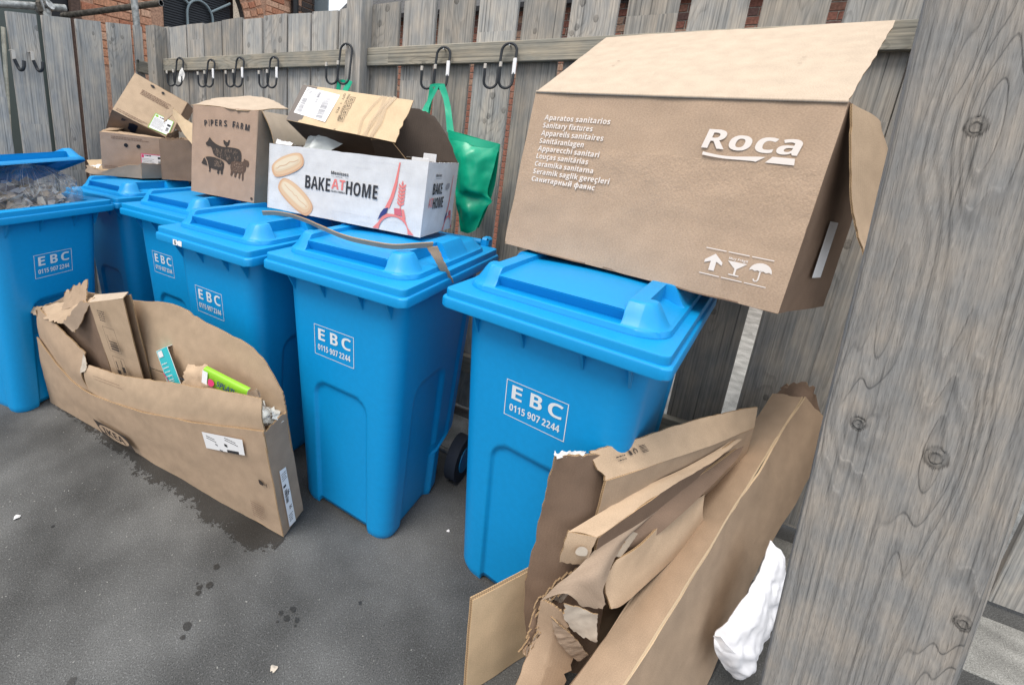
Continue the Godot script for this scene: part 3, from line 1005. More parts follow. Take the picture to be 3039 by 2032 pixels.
func make_bin_meshes() -> void:
	# body: lofted, with an arched recess low on the front and one on each side
	var st := st_new()
	st.set_smooth_group(0)
	var loops := []
	var rows := 84
	for j in rows + 1:
		var y := 0.985 * j / rows
		var t := y / 0.985
		var hw := lerpf(0.209, 0.245, t)
		var zf := bin_front(y)
		var zb := lerpf(-0.53, lerpf(-0.62, -0.668, t), sstep(0.20, 0.25, y))
		var foot := sstep(0.02, 0.0, y) * 0.006
		var lp := rrect(hw - foot, zf - foot, zb + foot, lerpf(0.058, 0.066, t), y, 64, 48, 9)
		for i in lp.size():
			var p: Vector3 = lp[i]
			if p.z > zf - 0.03:
				var d := rr_dist(p.x, y - 0.24, 0.118, 0.328, 0.055)
				p.z -= 0.013 * (1.0 - sstep(-0.006, 0.004, d))
				# the skirt of the recess sits a little above the feet
				if y < 0.012 and d < 0.0:
					p.y += 0.012
			if absf(p.x) > hw - 0.02 and p.z < zf - 0.07 and p.z > zb + 0.07:
				var d2 := rr_dist(p.z - (-0.325), y - 0.20, 0.105, 0.40, 0.05)
				p.x -= signf(p.x) * 0.013 * (1.0 - sstep(-0.010, 0.008, d2))
				var d3 := absf(p.z - (zb + 0.10))
				p.x += signf(p.x) * 0.008 * (1.0 - sstep(0.006, 0.016, d3))
			lp[i] = p
		loops.append(lp)
	for lp in loops.size() - 1:
		var n: int = loops[0].size()
		for i in n:
			var i2 := (i + 1) % n
			var a: Vector3 = loops[lp][i]
			var b: Vector3 = loops[lp][i2]
			var c: Vector3 = loops[lp + 1][i2]
			var d: Vector3 = loops[lp + 1][i]
			quad(st, a, b, c, d, [Vector2(a.x + a.z, a.y), Vector2(b.x + b.z, b.y), Vector2(c.x + c.z, c.y), Vector2(d.x + d.z, d.y)])
	bin_body = done(st, true)
	# rim: stepped band and flat top round the opening
	st = st_new()
	var prof := [[-0.045, 0.972, 0.05], [-0.004, 0.972, 0.03], [0.004, 0.974, 0.026], [0.0065, 0.979, 0.024], [0.0065, 1.000, 0.024], [0.004, 1.0045, 0.024], [-0.002, 1.0065, 0.022], [-0.002, 1.024, 0.020], [-0.0035, 1.0285, 0.019], [-0.008, 1.030, 0.018], [-0.030, 1.030, 0.03], [-0.060, 1.0295, 0.05], [-0.066, 1.026, 0.055], [-0.069, 1.01, 0.055], [-0.069, 0.97, 0.055]]
	loops = []
	for p in prof:
		loops.append(rrect(0.29 + p[0], p[0], -0.705 - p[0], p[2], p[1], 16, 16, 7))
	loft(st, loops)
	bin_rim = smooth_by_angle(done(st), 40.0)
	st = st_new()
	st.set_smooth_group(0)
	loops = []
	for j in 9:
		var y := 1.0 - 0.075 * j
		loops.append(rrect(0.220 - 0.001 * j, -0.070 - 0.004 * j, -0.634 + 0.006 * j, 0.055, y, 12, 12, 7))
	loft(st, loops)
	bin_inner = done(st, true)
	# lid: kerb, sloped sides, two raised shoulders, sunk middle, finger scoop in front and one each side
	st = st_new()
	var HW := 0.266
	var ZF := -0.064
	var ZB := -0.655
	var xs := [-HW]
	for v in [0.003, 0.0055, 0.009, 0.013, 0.02, 0.028, 0.036, 0.043]:
		xs.append(-HW + v)
	var x := -0.214
	while x < 0.2141:
		xs.append(x)
		x += 0.0107
	for v in [0.043, 0.036, 0.028, 0.02, 0.013, 0.009, 0.0055, 0.003]:
		xs.append(HW - v)
	xs.append(HW)
	for v in [-0.167, -0.165, 0.165, 0.167, -0.172, 0.172, -0.205, -0.2035, 0.205, 0.2035]:
		xs.append(v)
	xs.sort()
	var zs := [ZF]
	for v in [0.003, 0.0055, 0.009, 0.013, 0.018, 0.0225, 0.024, 0.028, 0.034, 0.042]:
		zs.append(ZF - v)
	var z := -0.115
	while z > -0.61:
		zs.append(z)
		z -= 0.0105
	for v in [0.042, 0.034, 0.024, 0.013, 0.009, 0.0055, 0.003]:
		zs.append(ZB + v)
	zs.append(ZB)
	for v in [-0.155, -0.1565, -0.330, -0.3315, -0.475, -0.490]:
		zs.append(v)
	zs.sort()
	zs.reverse()
	var hgt := func(px: float, pz: float) -> float:
		var d: float = -rr_dist(px, pz - (ZF + ZB) / 2, HW, (ZF - ZB) / 2, 0.075)
		var y := 1.0305 + 0.014 * sstep(-0.0005, 0.003, d) + 0.002 * sstep(0.003, 0.008, d)
		var rear := sstep(-0.475, -0.490, pz)
		var top := lerpf(1.100, 1.076, rear)
		var rise := clampf((d - 0.009) / 0.036, 0.0, 1.0)
		rise = rise * rise * (3 - 2 * rise) * 0.45 + rise * 0.55
		var full := lerpf(y, top, rise)
		# sunk middle panel, dished towards the back
		var mid := 1.0795 + 0.012 * sin(clampf((-0.088 - pz) / 0.40, 0.0, 1.0) * PI) * (1.0 - 0.6 * pow(px / 0.165, 2.0)) - 0.012 * sstep(-0.38, -0.60, pz)
		var inmid := 1.0 - sstep(0.1645, 0.1675, absf(px))
		var out := lerpf(full, minf(full, mid) if pz < -0.13 or rear > 0.5 else mid, inmid)
		if pz > -0.0870:
			out = lerpf(full, minf(full, y), inmid)
		# side scoops
		if absf(px) > 0.2034 and pz < -0.1555 and pz > -0.3310:
			out = minf(out, y + 0.002 + 0.012 * sstep(0.245, 0.205, absf(px)))
		return out
	var G := []
	var D := []
	for zz in zs:
		var row := []
		var drow := []
		for xx in xs:
			var px: float = xx
			var pz: float = zz
			# clamp to the rounded outline
			var cx := clampf(px, -HW + 0.075, HW - 0.075)
			var cz := clampf(pz, ZB + 0.075, ZF - 0.075)
			var off := Vector2(px - cx, pz - cz)
			var inside := true
			if off.length() > 0.075:
				inside = false
				off = off.normalized() * 0.075
				px = cx + off.x
				pz = cz + off.y
			var oz := pz
			if absf(pz - (ZF - 0.0225)) < 0.0001 and absf(px) < 0.1655:
				oz = -0.108
			row.append(Vector3(px, hgt.call(px, pz), oz))
			drow.append(inside)
		G.append(row)
		D.append(drow)
	for j in zs.size() - 1:
		for i in xs.size() - 1:
			if D[j][i] or D[j][i + 1] or D[j + 1][i] or D[j + 1][i + 1]:
				var a: Vector3 = G[j][i]
				var b: Vector3 = G[j][i + 1]
				var c: Vector3 = G[j + 1][i + 1]
				var e: Vector3 = G[j + 1][i]
				quad(st, a, b, c, e, [Vector2(a.x, a.z), Vector2(b.x, b.z), Vector2(c.x, c.z), Vector2(e.x, e.z)])
				# underside
				var dn := Vector3(0, -0.004, 0)
				quad(st, e + dn, c + dn, b + dn, a + dn)
	var n0 := done(st)
	bin_lid = smooth_by_angle(n0, 32.0)

# vertex normals averaged only over faces that meet at less than the given angle
func smooth_by_angle(m: ArrayMesh, deg: float) -> ArrayMesh:
	var a := m.surface_get_arrays(0)
	var v: PackedVector3Array = a[Mesh.ARRAY_VERTEX]
	var idx = a[Mesh.ARRAY_INDEX]
	if idx != null and idx.size() > 0:
		var vv := PackedVector3Array()
		for i in idx:
			vv.append(v[i])
		v = vv
	var fn := PackedVector3Array()
	var at := {}
	for f in v.size() / 3:
		var n := (v[f * 3 + 2] - v[f * 3]).cross(v[f * 3 + 1] - v[f * 3])
		fn.append(n)
		for k in 3:
			var key := Vector3i((v[f * 3 + k] * 20000.0).round())
			if not at.has(key):
				at[key] = PackedInt32Array()
			at[key].append(f)
	var c := cos(deg_to_rad(deg))
	var st := st_new()
	var uv = a[Mesh.ARRAY_TEX_UV]
	for f in v.size() / 3:
		if fn[f].length_squared() < 1e-16:
			continue
		var nf := fn[f].normalized()
		for k in 3:
			var key := Vector3i((v[f * 3 + k] * 20000.0).round())
			var s := Vector3.ZERO
			for g in at[key]:
				if fn[g].length_squared() > 1e-16 and fn[g].normalized().dot(nf) > c:
					s += fn[g]
			st.set_normal(s.normalized())
			st.set_uv(uv[f * 3 + k] if uv != null and (idx == null or idx.size() == 0) else Vector2.ZERO)
			st.add_vertex(v[f * 3 + k])
	st.index()
	return st.commit()

var sticker_mesh: ArrayMesh
func sticker() -> ArrayMesh:
	if sticker_mesh == null:
		var st := st_new()
		p_frame(st, -0.0885, -0.0585, 0.0885, 0.0585, 0.0022)
		p_text(st, "E", -0.070, 0.002, 0.031, 0.044)
		p_text(st, "B", -0.015, 0.002, 0.034, 0.044)
		p_text(st, "C", 0.036, 0.002, 0.040, 0.044)
		p_text(st, "0115 907 2244", -0.073, -0.038, 0.146, 0.0225)
		sticker_mesh = st.commit()
	return sticker_mesh

func bin(label: String, at: Vector3, yaw: float, sx: float, with_sticker := true, lid_open := 0.0) -> Node3D:
	var b := thing("wheelie_bin", label, "wheelie bin", at, Vector3(0, yaw, 0), "blue wheelie bins in the fence corner")
	var body := part("body", bin_body, M.blue, b)
	part("rim", bin_rim, M.blue, b)
	if lid_open > 0.0:
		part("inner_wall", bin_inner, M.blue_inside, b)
		var hinge := Vector3(0, 1.035, -0.70)
		var lid := part("lid", bin_lid, M.blue, b)
		lid.transform = Transform3D(Basis(Vector3.RIGHT, -lid_open) * Basis(Vector3.BACK, 0.045), hinge) * Transform3D(Basis(), -hinge)
		lid.set_meta("label", "lid propped part way open")
	else:
		part("lid", bin_lid, M.blue, b)
	# gussets under the rim
	for gx in [-0.195, -0.053, 0.106, 0.215]:
		var st := st_new()
		var zf := bin_front(0.94)
		for s in [-1.0, 1.0]:
			var p := [Vector3(gx + s * 0.003, 0.973, zf - 0.01), Vector3(gx + s * 0.003, 0.973, zf + 0.036), Vector3(gx + s * 0.003, 0.905, zf - 0.004)]
			if s > 0:
				tri(st, p[0], p[2], p[1])
			else:
				tri(st, p[0], p[1], p[2])
		quad(st, Vector3(gx - 0.003, 0.905, zf - 0.004), Vector3(gx + 0.003, 0.905, zf - 0.004), Vector3(gx + 0.003, 0.973, zf + 0.036), Vector3(gx - 0.003, 0.973, zf + 0.036))
		part("rib", done(st), M.blue, body)
	if with_sticker:
		part("sticker", sticker(), M.sticker_white, body, Vector3(sx, 0.741, bin_front(0.741) + 0.0014), Vector3(0.0739, 0, 0))
	# handle bar and hinge knuckles at the back
	var st := st_new()
	tube(st, [Vector3(-0.21, 1.035, -0.735), Vector3(0.21, 1.035, -0.735)], 0.0135, 12)
	part("handle", done(st, true), M.blue, b)
	for s in [-1.0, 1.0]:
		st = st_new()
		box(st, Vector3(s * 0.225 - 0.018, 1.0, -0.752), Vector3(s * 0.225 + 0.018, 1.062, -0.700), 0.008)
		part("hinge", done(st), M.blue, b)
		st = st_new()
		tube(st, [Vector3(s * 0.262 - 0.024, 0.10, -0.600), Vector3(s * 0.262 + 0.024, 0.10, -0.600)], 0.10, 32)
		var w := part("wheel", done(st), M.wheel_rubber, b)
		st = st_new()
		tube(st, [Vector3(s * 0.262 - 0.027, 0.10, -0.600), Vector3(s * 0.262 + 0.027, 0.10, -0.600)], 0.055, 24)
		part("hub", done(st), M.blue_inside, w)
	st = st_new()
	tube(st, [Vector3(-0.25, 0.10, -0.600), Vector3(0.25, 0.10, -0.600)], 0.011, 10)
	part("axle", done(st), M.steel, b)
	return b

func bins() -> void:
	make_bin_meshes()
	bin("blue wheelie bin at far left, lid propped open by a clear bag", Vector3(-2.436, 0, -1.002), 1.751, -0.003, true, deg_to_rad(18.0))
	bin("blue wheelie bin deep in the fence corner, under the torn cardboard tray", Vector3(-2.795, 0, -1.312), -0.02, 0.0, false)
	bin("blue wheelie bin half hidden behind the bin with the number label", Vector3(-2.086, 0, -1.247), -0.034, -0.040)
	var c := bin("blue wheelie bin with a small number label on its rim, under the animal carton", Vector3(-1.473, 0, -1.052), -0.053, -0.040)
	bin("blue wheelie bin under the white bread carton, cardboard strip across its lid", Vector3(-0.858, 0, -1.060), -0.051, -0.018)
	bin("blue wheelie bin under the biggest carton, closest to the camera", Vector3(-0.213, 0, -1.097), -0.180, -0.001)
	# scrap of a number label on the rim
	var st := st_new()
	p_poly(st, PackedVector2Array([Vector2(-0.031, -0.012), Vector2(-0.004, -0.011), Vector2(-0.002, -0.004), Vector2(0.004, -0.010), Vector2(0.028, -0.011), Vector2(0.030, 0.010), Vector2(0.012, 0.011), Vector2(0.002, 0.006), Vector2(-0.004, 0.011), Vector2(-0.030, 0.010)]))
	var lb := print_on("number_label", st, M.label_white, c, Vector3(-0.122, 0.989, 0.0078))
	st = st_new()
	p_text(st, "6", -0.020, -0.008, 0.011, 0.016)
	print_on("number", st, M.print_black, lb, Vector3(0, 0, 0.0008))

# ---------------------------------------------------------------- cartons
# open carton: origin at the foot of its front face, panels are parts
func carton(called: String, label: String, at: Vector3, rot: Vector3, w: float, h: float, d: float, o: Dictionary) -> Array:
	var b := thing(called, label, o.get("category", "cardboard box"), at, rot, o.get("group", ""))
	var th: float = o.get("thick", 0.004)
	var amp: float = o.get("amp", 0.004)
	var sd: int = o.get("seed", 5)
	var X := w / 2
	var names_ := ["front_panel", "right_panel", "back_panel", "left_panel", "base_panel"]
	var faces := [
		[[Vector3(-X, 0, 0), Vector3(X, 0, 0)], [Vector3(-X, h, 0), Vector3(X, h, 0)]],
		[[Vector3(X, 0, 0), Vector3(X, 0, -d)], [Vector3(X, h, 0), Vector3(X, h, -d)]],
		[[Vector3(X, 0, -d), Vector3(-X, 0, -d)], [Vector3(X, h, -d), Vector3(-X, h, -d)]],
		[[Vector3(-X, 0, -d), Vector3(-X, 0, 0)], [Vector3(-X, h, -d), Vector3(-X, h, 0)]],
		[[Vector3(-X, 0, -d), Vector3(X, 0, -d)], [Vector3(-X, 0, 0), Vector3(X, 0, 0)]]]
	var mats: Dictionary = o.get("mats", {})
	var out := [b]
	for k in 5:
		var oo := {"amp": amp, "seed": sd + k, "lin_u": true, "lin_v": true}
		if k < 4:
			oo.torn = [0.0, 0.0, 0.0, o.get("torn", 0.002)]
		var m := sheet(faces[k], o.get("nu", 20), o.get("nv", 14), th, oo)
		var cm: Array = mats.get(k, mats.get(-1, ["kraft", "kraft_mid"]))
		out.append(part(names_[k], m, card(cm[0], cm[1], false), b))
	return out

func flap(parent: Node, ctrl: Array, outer: String, inner: String, o := {}, called := "flap") -> MeshInstance3D:
	return part(called, sheet(ctrl, o.get("nu", 16), o.get("nv", 10), o.get("th", 0.004), o), card(outer, inner), parent)

func cartons() -> void:
	# ---------------- biggest carton
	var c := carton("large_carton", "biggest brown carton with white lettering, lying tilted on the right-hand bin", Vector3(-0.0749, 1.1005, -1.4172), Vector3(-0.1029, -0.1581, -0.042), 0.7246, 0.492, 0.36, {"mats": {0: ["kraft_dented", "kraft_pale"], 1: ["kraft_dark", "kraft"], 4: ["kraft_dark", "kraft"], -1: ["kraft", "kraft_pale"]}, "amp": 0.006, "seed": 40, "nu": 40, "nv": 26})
	var b: Node3D = c[0]
	var st := st_new()
	var lines := ["Aparatos sanitarios", "Sanitary fixtures", "Appareils sanitaires", "Sanitäranlagen", "Apparecchi sanitari", "Louças sanitárias", "Ceramika sanitarna", "Seramik saglik gereçleri", "Санитарный фаянс"]
	var wid := [0.196, 0.152, 0.188, 0.137, 0.187, 0.161, 0.181, 0.232, 0.197]
	for i in 9:
		p_text(st, lines[i], -0.315, 0.4085 - i * 0.0238, wid[i], 0.0155, true, 0.05)
	print_on("lettering", st, M.print_white, c[1], Vector3(0, 0, 0.0035))
	st = st_new()
	p_text(st, "Roca", 0.118, 0.368, 0.190, 0.047, true, 0.16)
	print_on("logo_lettering", st, M.print_white, c[1], Vector3(0, 0, 0.0035))
	st = st_new()
	var wave := PackedVector2Array()
	for k in 13:
		var t := k / 12.0
		wave.append(Vector2(0.121 + 0.128 * t, 0.3585 - 0.004 * t - 0.0045 * sin(t * PI * 1.4)))
	wave.append(Vector2(0.232, 0.345))
	for k in 13:
		var t := 1.0 - k / 12.0
		wave.append(Vector2(0.121 + 0.110 * t, 0.3505 - 0.006 * t - 0.002 * sin(t * PI * 1.4)))
	p_poly(st, wave)
	p_poly(st, PackedVector2Array([Vector2(0.251, 0.346), Vector2(0.305, 0.346), Vector2(0.303, 0.361), Vector2(0.262, 0.361)]))
	print_on("logo_wave", st, M.print_white, c[1], Vector3(0, 0, 0.0035))
	st = st_new()
	for k in 3:
		p_rect(st, 0.187 + k * 0.0475, 0.1200, 0.230 + k * 0.0475, 0.1222)
		p_rect(st, 0.187 + k * 0.0475, 0.0535, 0.230 + k * 0.0475, 0.0557)
	p_poly(st, PackedVector2Array([Vector2(0.204, 0.066), Vector2(0.216, 0.066), Vector2(0.216, 0.090), Vector2(0.229, 0.083), Vector2(0.229, 0.091), Vector2(0.210, 0.110), Vector2(0.191, 0.091), Vector2(0.191, 0.083), Vector2(0.204, 0.090)]))
	p_poly(st, PackedVector2Array([Vector2(0.238, 0.100), Vector2(0.278, 0.100), Vector2(0.260, 0.082), Vector2(0.260, 0.068), Vector2(0.268, 0.068), Vector2(0.268, 0.065), Vector2(0.247, 0.065), Vector2(0.247, 0.068), Vector2(0.256, 0.068), Vector2(0.256, 0.082)]))
	p_text(st, "Muy Frágil", 0.239, 0.1035, 0.038, 0.006, true)
	var um := PackedVector2Array()
	for k in 13:
		um.append(Vector2(0.306 - cos(PI * k / 12.0) * 0.022, 0.088 + sin(PI * k / 12.0) * 0.022))
	for k in 9:
		um.append(Vector2(0.328 - k * 0.0055, 0.088 + (0.003 if k % 2 == 1 else 0.0)))
	p_poly(st, um)
	p_line(st, [Vector2(0.306, 0.092), Vector2(0.306, 0.068), Vector2(0.303, 0.064), Vector2(0.299, 0.064), Vector2(0.297, 0.069)], 0.003)
	print_on("handling_marks", st, M.print_white, c[1], Vector3(0, 0, 0.0035))
	# the end, its shade painted in dark kraft, is racked outwards towards the back; a paper label sticks to it
	c[2].free()
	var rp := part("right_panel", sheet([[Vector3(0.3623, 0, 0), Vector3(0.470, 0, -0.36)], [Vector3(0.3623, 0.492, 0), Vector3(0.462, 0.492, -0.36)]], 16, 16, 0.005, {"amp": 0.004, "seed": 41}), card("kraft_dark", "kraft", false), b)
	rp.set_meta("label", "end panel with its shade painted in and a paper label")
	st = st_new()
	quad(st, Vector3(0.403, 0.09, -0.135), Vector3(0.424, 0.09, -0.205), Vector3(0.422, 0.235, -0.205), Vector3(0.401, 0.235, -0.135))
	part("paper_label", done(st), M.label_white, rp, Vector3(0.006, 0, 0.001))
	var inv := b.transform.affine_inverse()
	var L := func(p: Vector3) -> Vector3: return inv * p
	var X := 0.3623
	# top flap folded up and back until it leans near the fence rail
	var ft: Vector3 = L.call(Vector3(-0.296, 1.859, -2.023))
	var fr: Vector3 = L.call(Vector3(0.463, 1.834, -1.869))
	flap(b, [[Vector3(-X, 0.4935, 0), Vector3(X, 0.4935, 0)], [(Vector3(-X, 0.4935, 0) + ft) / 2, (Vector3(X, 0.4935, 0) + fr) / 2], [ft, fr]], "kraft_pale", "kraft", {"amp": 0.004, "seed": 51, "nu": 30, "nv": 18, "torn": [0.0, 0.006, 0.0, 0.003], "th": 0.005}, "top_flap")
	st = st_new()
	tube(st, [Vector3(-X + 0.002, 0.4925, 0.003), Vector3(0, 0.4915, 0.004), Vector3(X - 0.002, 0.4925, 0.003)], 0.004, 8)
	part("fold_bead", done(st, true), M.kraft_pale, b)
	# two staple marks and faint creases in the flap
	for u in [0.20, 0.82]:
		for v in [0.40, 0.48]:
			st = st_new()
			p_poly(st, PackedVector2Array([Vector2(-0.005, -0.0015), Vector2(0.004, 0.0), Vector2(0.005, 0.002), Vector2(-0.003, 0.0015)]))
			var p0: Vector3 = Vector3(-X, 0.4935, 0).lerp(Vector3(X, 0.4935, 0), u).lerp(ft.lerp(fr, u), v)
			var dirv := (ft - Vector3(-X, 0.4935, 0)).normalized()
			var m := part("staple_mark", st.commit(), M.print_brown, b, p0)
			m.basis = Basis(Vector3.RIGHT, dirv, Vector3.RIGHT.cross(dirv).normalized())
			m.position += m.basis.z * 0.004
	# end flap hanging open at the right
	flap(b, [[Vector3(0.366, 0.489, -0.002), Vector3(0.418, 0.480, -0.107), Vector3(0.44, 0.470, -0.20)], [Vector3(0.388, 0.395, -0.008), Vector3(0.445, 0.405, -0.117), Vector3(0.475, 0.40, -0.20)], [Vector3(0.410, 0.313, -0.019), Vector3(0.462, 0.330, -0.125), Vector3(0.50, 0.33, -0.20)], [Vector3(0.440, 0.231, -0.043), Vector3(0.480, 0.255, -0.137), Vector3(0.52, 0.26, -0.20)], [Vector3(0.476, 0.159, -0.066), Vector3(0.505, 0.190, -0.14), Vector3(0.54, 0.20, -0.20)]], "kraft_dark", "kraft_mid", {"amp": 0.004, "seed": 53, "torn": [0.004, 0.0, 0.0, 0.0], "nv": 24}, "end_flap")
	# ---------------- bread carton
	c = carton("bread_carton", "white open bread carton with red tower print, lying on two bins", Vector3(-1.0641, 1.112, -1.373), Vector3(-0.032, 0.0577, -0.0289), 0.7104, 0.2633, 0.3008, {"mats": {-1: ["card_white", "kraft_pale"]}, "amp": 0.003, "seed": 60, "thick": 0.003, "nu": 30})
	b = c[0]
	bread_print(c)
	st = st_new()
	box(st, Vector3(0.302, 0.262, -0.07), Vector3(0.352, 0.290, -0.067), 0.001)
	box(st, Vector3(0.285, 0.255, -0.012), Vector3(0.352, 0.274, -0.009), 0.001)
	part("locking_tab", done(st), M.card_white, b)
	flap(b, [[Vector3(-0.34, 0.262, -0.02), Vector3(-0.26, 0.262, -0.02)], [Vector3(-0.35, 0.283, -0.04), Vector3(-0.26, 0.275, -0.035)]], "card_white", "kraft_pale", {"amp": 0.004, "seed": 66, "torn": [0, 0, 0, 0.01]}, "torn_flap")
	single("plastic_wrap", sheet([[Vector3(-1.36, 1.36, -1.50), Vector3(-1.29, 1.37, -1.47), Vector3(-1.22, 1.35, -1.48)], [Vector3(-1.36, 1.43, -1.56), Vector3(-1.28, 1.45, -1.54), Vector3(-1.18, 1.40, -1.55)], [Vector3(-1.33, 1.44, -1.64), Vector3(-1.26, 1.43, -1.63), Vector3(-1.18, 1.40, -1.64)]], 14, 14, 0.002, {"amp": 0.02, "freq": 14.0, "seed": 5}), [M.film_milky, M.film_milky, M.film_milky], "milky plastic wrap poking up inside the white bread carton", "plastic wrap")
	# ---------------- parcel carton on top, tipped on its edge
	c = carton("parcel_carton", "tan parcel carton with shade painted dark on its sides and a shipping label, tipped inside the white bread carton", Vector3(-1.1867, 1.3385, -1.6542), Vector3(1.043, -0.1566, -0.2177), 0.46, 0.2392, 0.1715, {"mats": {0: ["kraft_painted_shade", "kraft_dark"], 2: ["kraft_painted_shade", "kraft_dark"], 3: ["kraft_painted_shade", "kraft_dark"], 4: ["kraft_painted_shade", "kraft_dark"], 1: ["kraft_painted_shade", "kraft_dark"]}, "amp": 0.003, "seed": 70})  # near-black kraft paints in the shade on the sides
	b = c[0]
	c[2].free()
	var W2 := 0.23
	var top := flap(b, [[Vector3(-W2, 0.24, 0), Vector3(W2 + 0.07, 0.24, 0.004)], [Vector3(-W2, 0.24, -0.1715), Vector3(W2 + 0.075, 0.245, -0.1715)]], "kraft_tan", "kraft_dark", {"amp": 0.003, "seed": 73, "nu": 24, "torn": [0, 0.008, 0, 0]}, "label_panel")
	# dark wrapped end, label, marks, tape: all on the panel (x along, y towards the back)
	var place := func(nm: String, s: SurfaceTool, m: Material, lift: float) -> void:
		part(nm, s.commit(), m, top, Vector3(0, 0.2412 + lift, 0), Vector3(-PI / 2, 0, 0))
	st = st_new()
	p_rect(st, -0.229, 0.001, -0.150, 0.170)
	place.call("dark_wrap", st, mat(lin(0.16, 0.14, 0.13), 0.35), 0.0006)
	st = st_new()
	p_poly(st, PackedVector2Array([Vector2(-0.207, 0.038), Vector2(-0.036, 0.022), Vector2(-0.024, 0.149), Vector2(-0.199, 0.163)]))
	place.call("shipping_label", st, M.label_white, 0.0014)
	st = st_new()
	p_bars(st, -0.092, 0.035, 0.034, 0.095, 18, false)
	p_bars(st, -0.196, 0.045, 0.026, 0.072, 15, false)
	p_text(st, "VAN 55", -0.130, 0.152, 0.052, 0.012, true, 0.0, -PI / 2)
	p_small(st, -0.150, 0.140, 0.05, 3, 0.008, 0.003)
	p_small(st, -0.192, 0.150, 0.03, 3, 0.007, 0.004)
	p_small(st, -0.150, 0.070, 0.03, 6, 0.007, 0.002)
	place.call("label_print", st, M.print_grey, 0.0022)
	st = st_new()
	for k in 4:
		var y := 0.125 - k * 0.029
		var x := 0.026 - k * 0.003
		p_frame(st, x, y, x + 0.026, y + 0.024, 0.0014)
		p_rect(st, x + 0.007, y + 0.006, x + 0.010, y + 0.018)
		p_rect(st, x + 0.015, y + 0.006, x + 0.018, y + 0.018)
	p_text(st, "ITEM NO. PESO0113881", 0.012, 0.160, 0.118, 0.0095, false, 0.0, -PI / 2)
	p_text(st, "QTY   1   PCS", -0.008, 0.158, 0.088, 0.0095, false, 0.0, -PI / 2)
	place.call("carton_marks", st, M.print_dark, 0.0014)
	for k in 5:
		st = st_new()
		var x0 := 0.145 + k * 0.012 + rng.randf_range(-0.01, 0.01)
		p_line(st, [Vector2(x0, -0.003), Vector2(x0 + rng.randf_range(-0.012, 0.02), 0.06), Vector2(x0 + rng.randf_range(0.0, 0.03), 0.12), Vector2(x0 + 0.03 + rng.randf_range(-0.01, 0.02), 0.174)], rng.randf_range(0.005, 0.02))
		place.call("tape", st, M.tape, 0.0024 + k * 0.0007)
	inv = b.transform.affine_inverse()
	var G := func(p: Vector3) -> Vector3: return inv * p
	flap(b, [[G.call(Vector3(-0.955, 1.37, -1.60)), G.call(Vector3(-0.80, 1.36, -1.66)), G.call(Vector3(-0.715, 1.355, -1.69))], [G.call(Vector3(-0.95, 1.45, -1.60)), G.call(Vector3(-0.84, 1.46, -1.665)), G.call(Vector3(-0.77, 1.45, -1.69))], [G.call(Vector3(-0.945, 1.56, -1.63)), G.call(Vector3(-0.89, 1.555, -1.66)), G.call(Vector3(-0.835, 1.53, -1.69))]], "kraft_painted_shade", "kraft_dark", {"amp": 0.004, "seed": 75, "torn": [0, 0.006, 0, 0.006]}, "open_flap")
	flap(b, [[G.call(Vector3(-1.0, 1.36, -1.53)), G.call(Vector3(-0.86, 1.35, -1.54))], [G.call(Vector3(-0.985, 1.425, -1.462)), G.call(Vector3(-0.905, 1.43, -1.475))]], "kraft_painted_shade", "kraft_dark", {"amp": 0.003, "seed": 76}, "side_flap")
	# ---------------- animal carton
	c = carton("animal_carton", "tall brown carton printed with farm animals, open at the top", Vector3(-1.8399, 1.108, -1.4566), Vector3(-0.0568, 0.0701, -0.0327), 0.4211, 0.4185, 0.3175, {"mats": {-1: ["kraft_pink", "kraft_pale"], 1: ["kraft_grey", "kraft"]}, "amp": 0.003, "seed": 80})
	b = c[0]
	farm_print(c[1])
	flap(b, [[Vector3(-0.235, 0.419, -0.006), Vector3(-0.05, 0.421, -0.002), Vector3(0.09, 0.410, 0.012), Vector3(0.205, 0.42, -0.004)], [Vector3(-0.30, 0.450, -0.13), Vector3(-0.06, 0.462, -0.13), Vector3(0.08, 0.455, -0.13), Vector3(0.205, 0.442, -0.12)], [Vector3(-0.31, 0.478, -0.22), Vector3(-0.06, 0.505, -0.24), Vector3(0.08, 0.490, -0.24), Vector3(0.20, 0.455, -0.22)]], "kraft_pale", "kraft_pink", {"amp": 0.006, "seed": 83, "nu": 24, "torn": [0.03, 0, 0.008, 0.012]}, "top_flap")
	flap(b, [[Vector3(0.212, 0.418, -0.02), Vector3(0.214, 0.418, -0.30)], [Vector3(0.262, 0.33, -0.03), Vector3(0.275, 0.32, -0.29)], [Vector3(0.290, 0.235, -0.04), Vector3(0.30, 0.23, -0.28)]], "kraft_pink", "kraft_pale", {"amp": 0.004, "seed": 85, "torn": [0, 0, 0, 0.006]}, "side_flap")

func blob(st: SurfaceTool, pts: Array, z := 0.0, ang := 0.0, sc := 1.0, at := Vector2.ZERO) -> void:
	var r := []
	for p in pts:
		var q: Vector2 = p
		r.append(q.rotated(ang) * sc + at)
	p_poly(st, curve2(r), z)

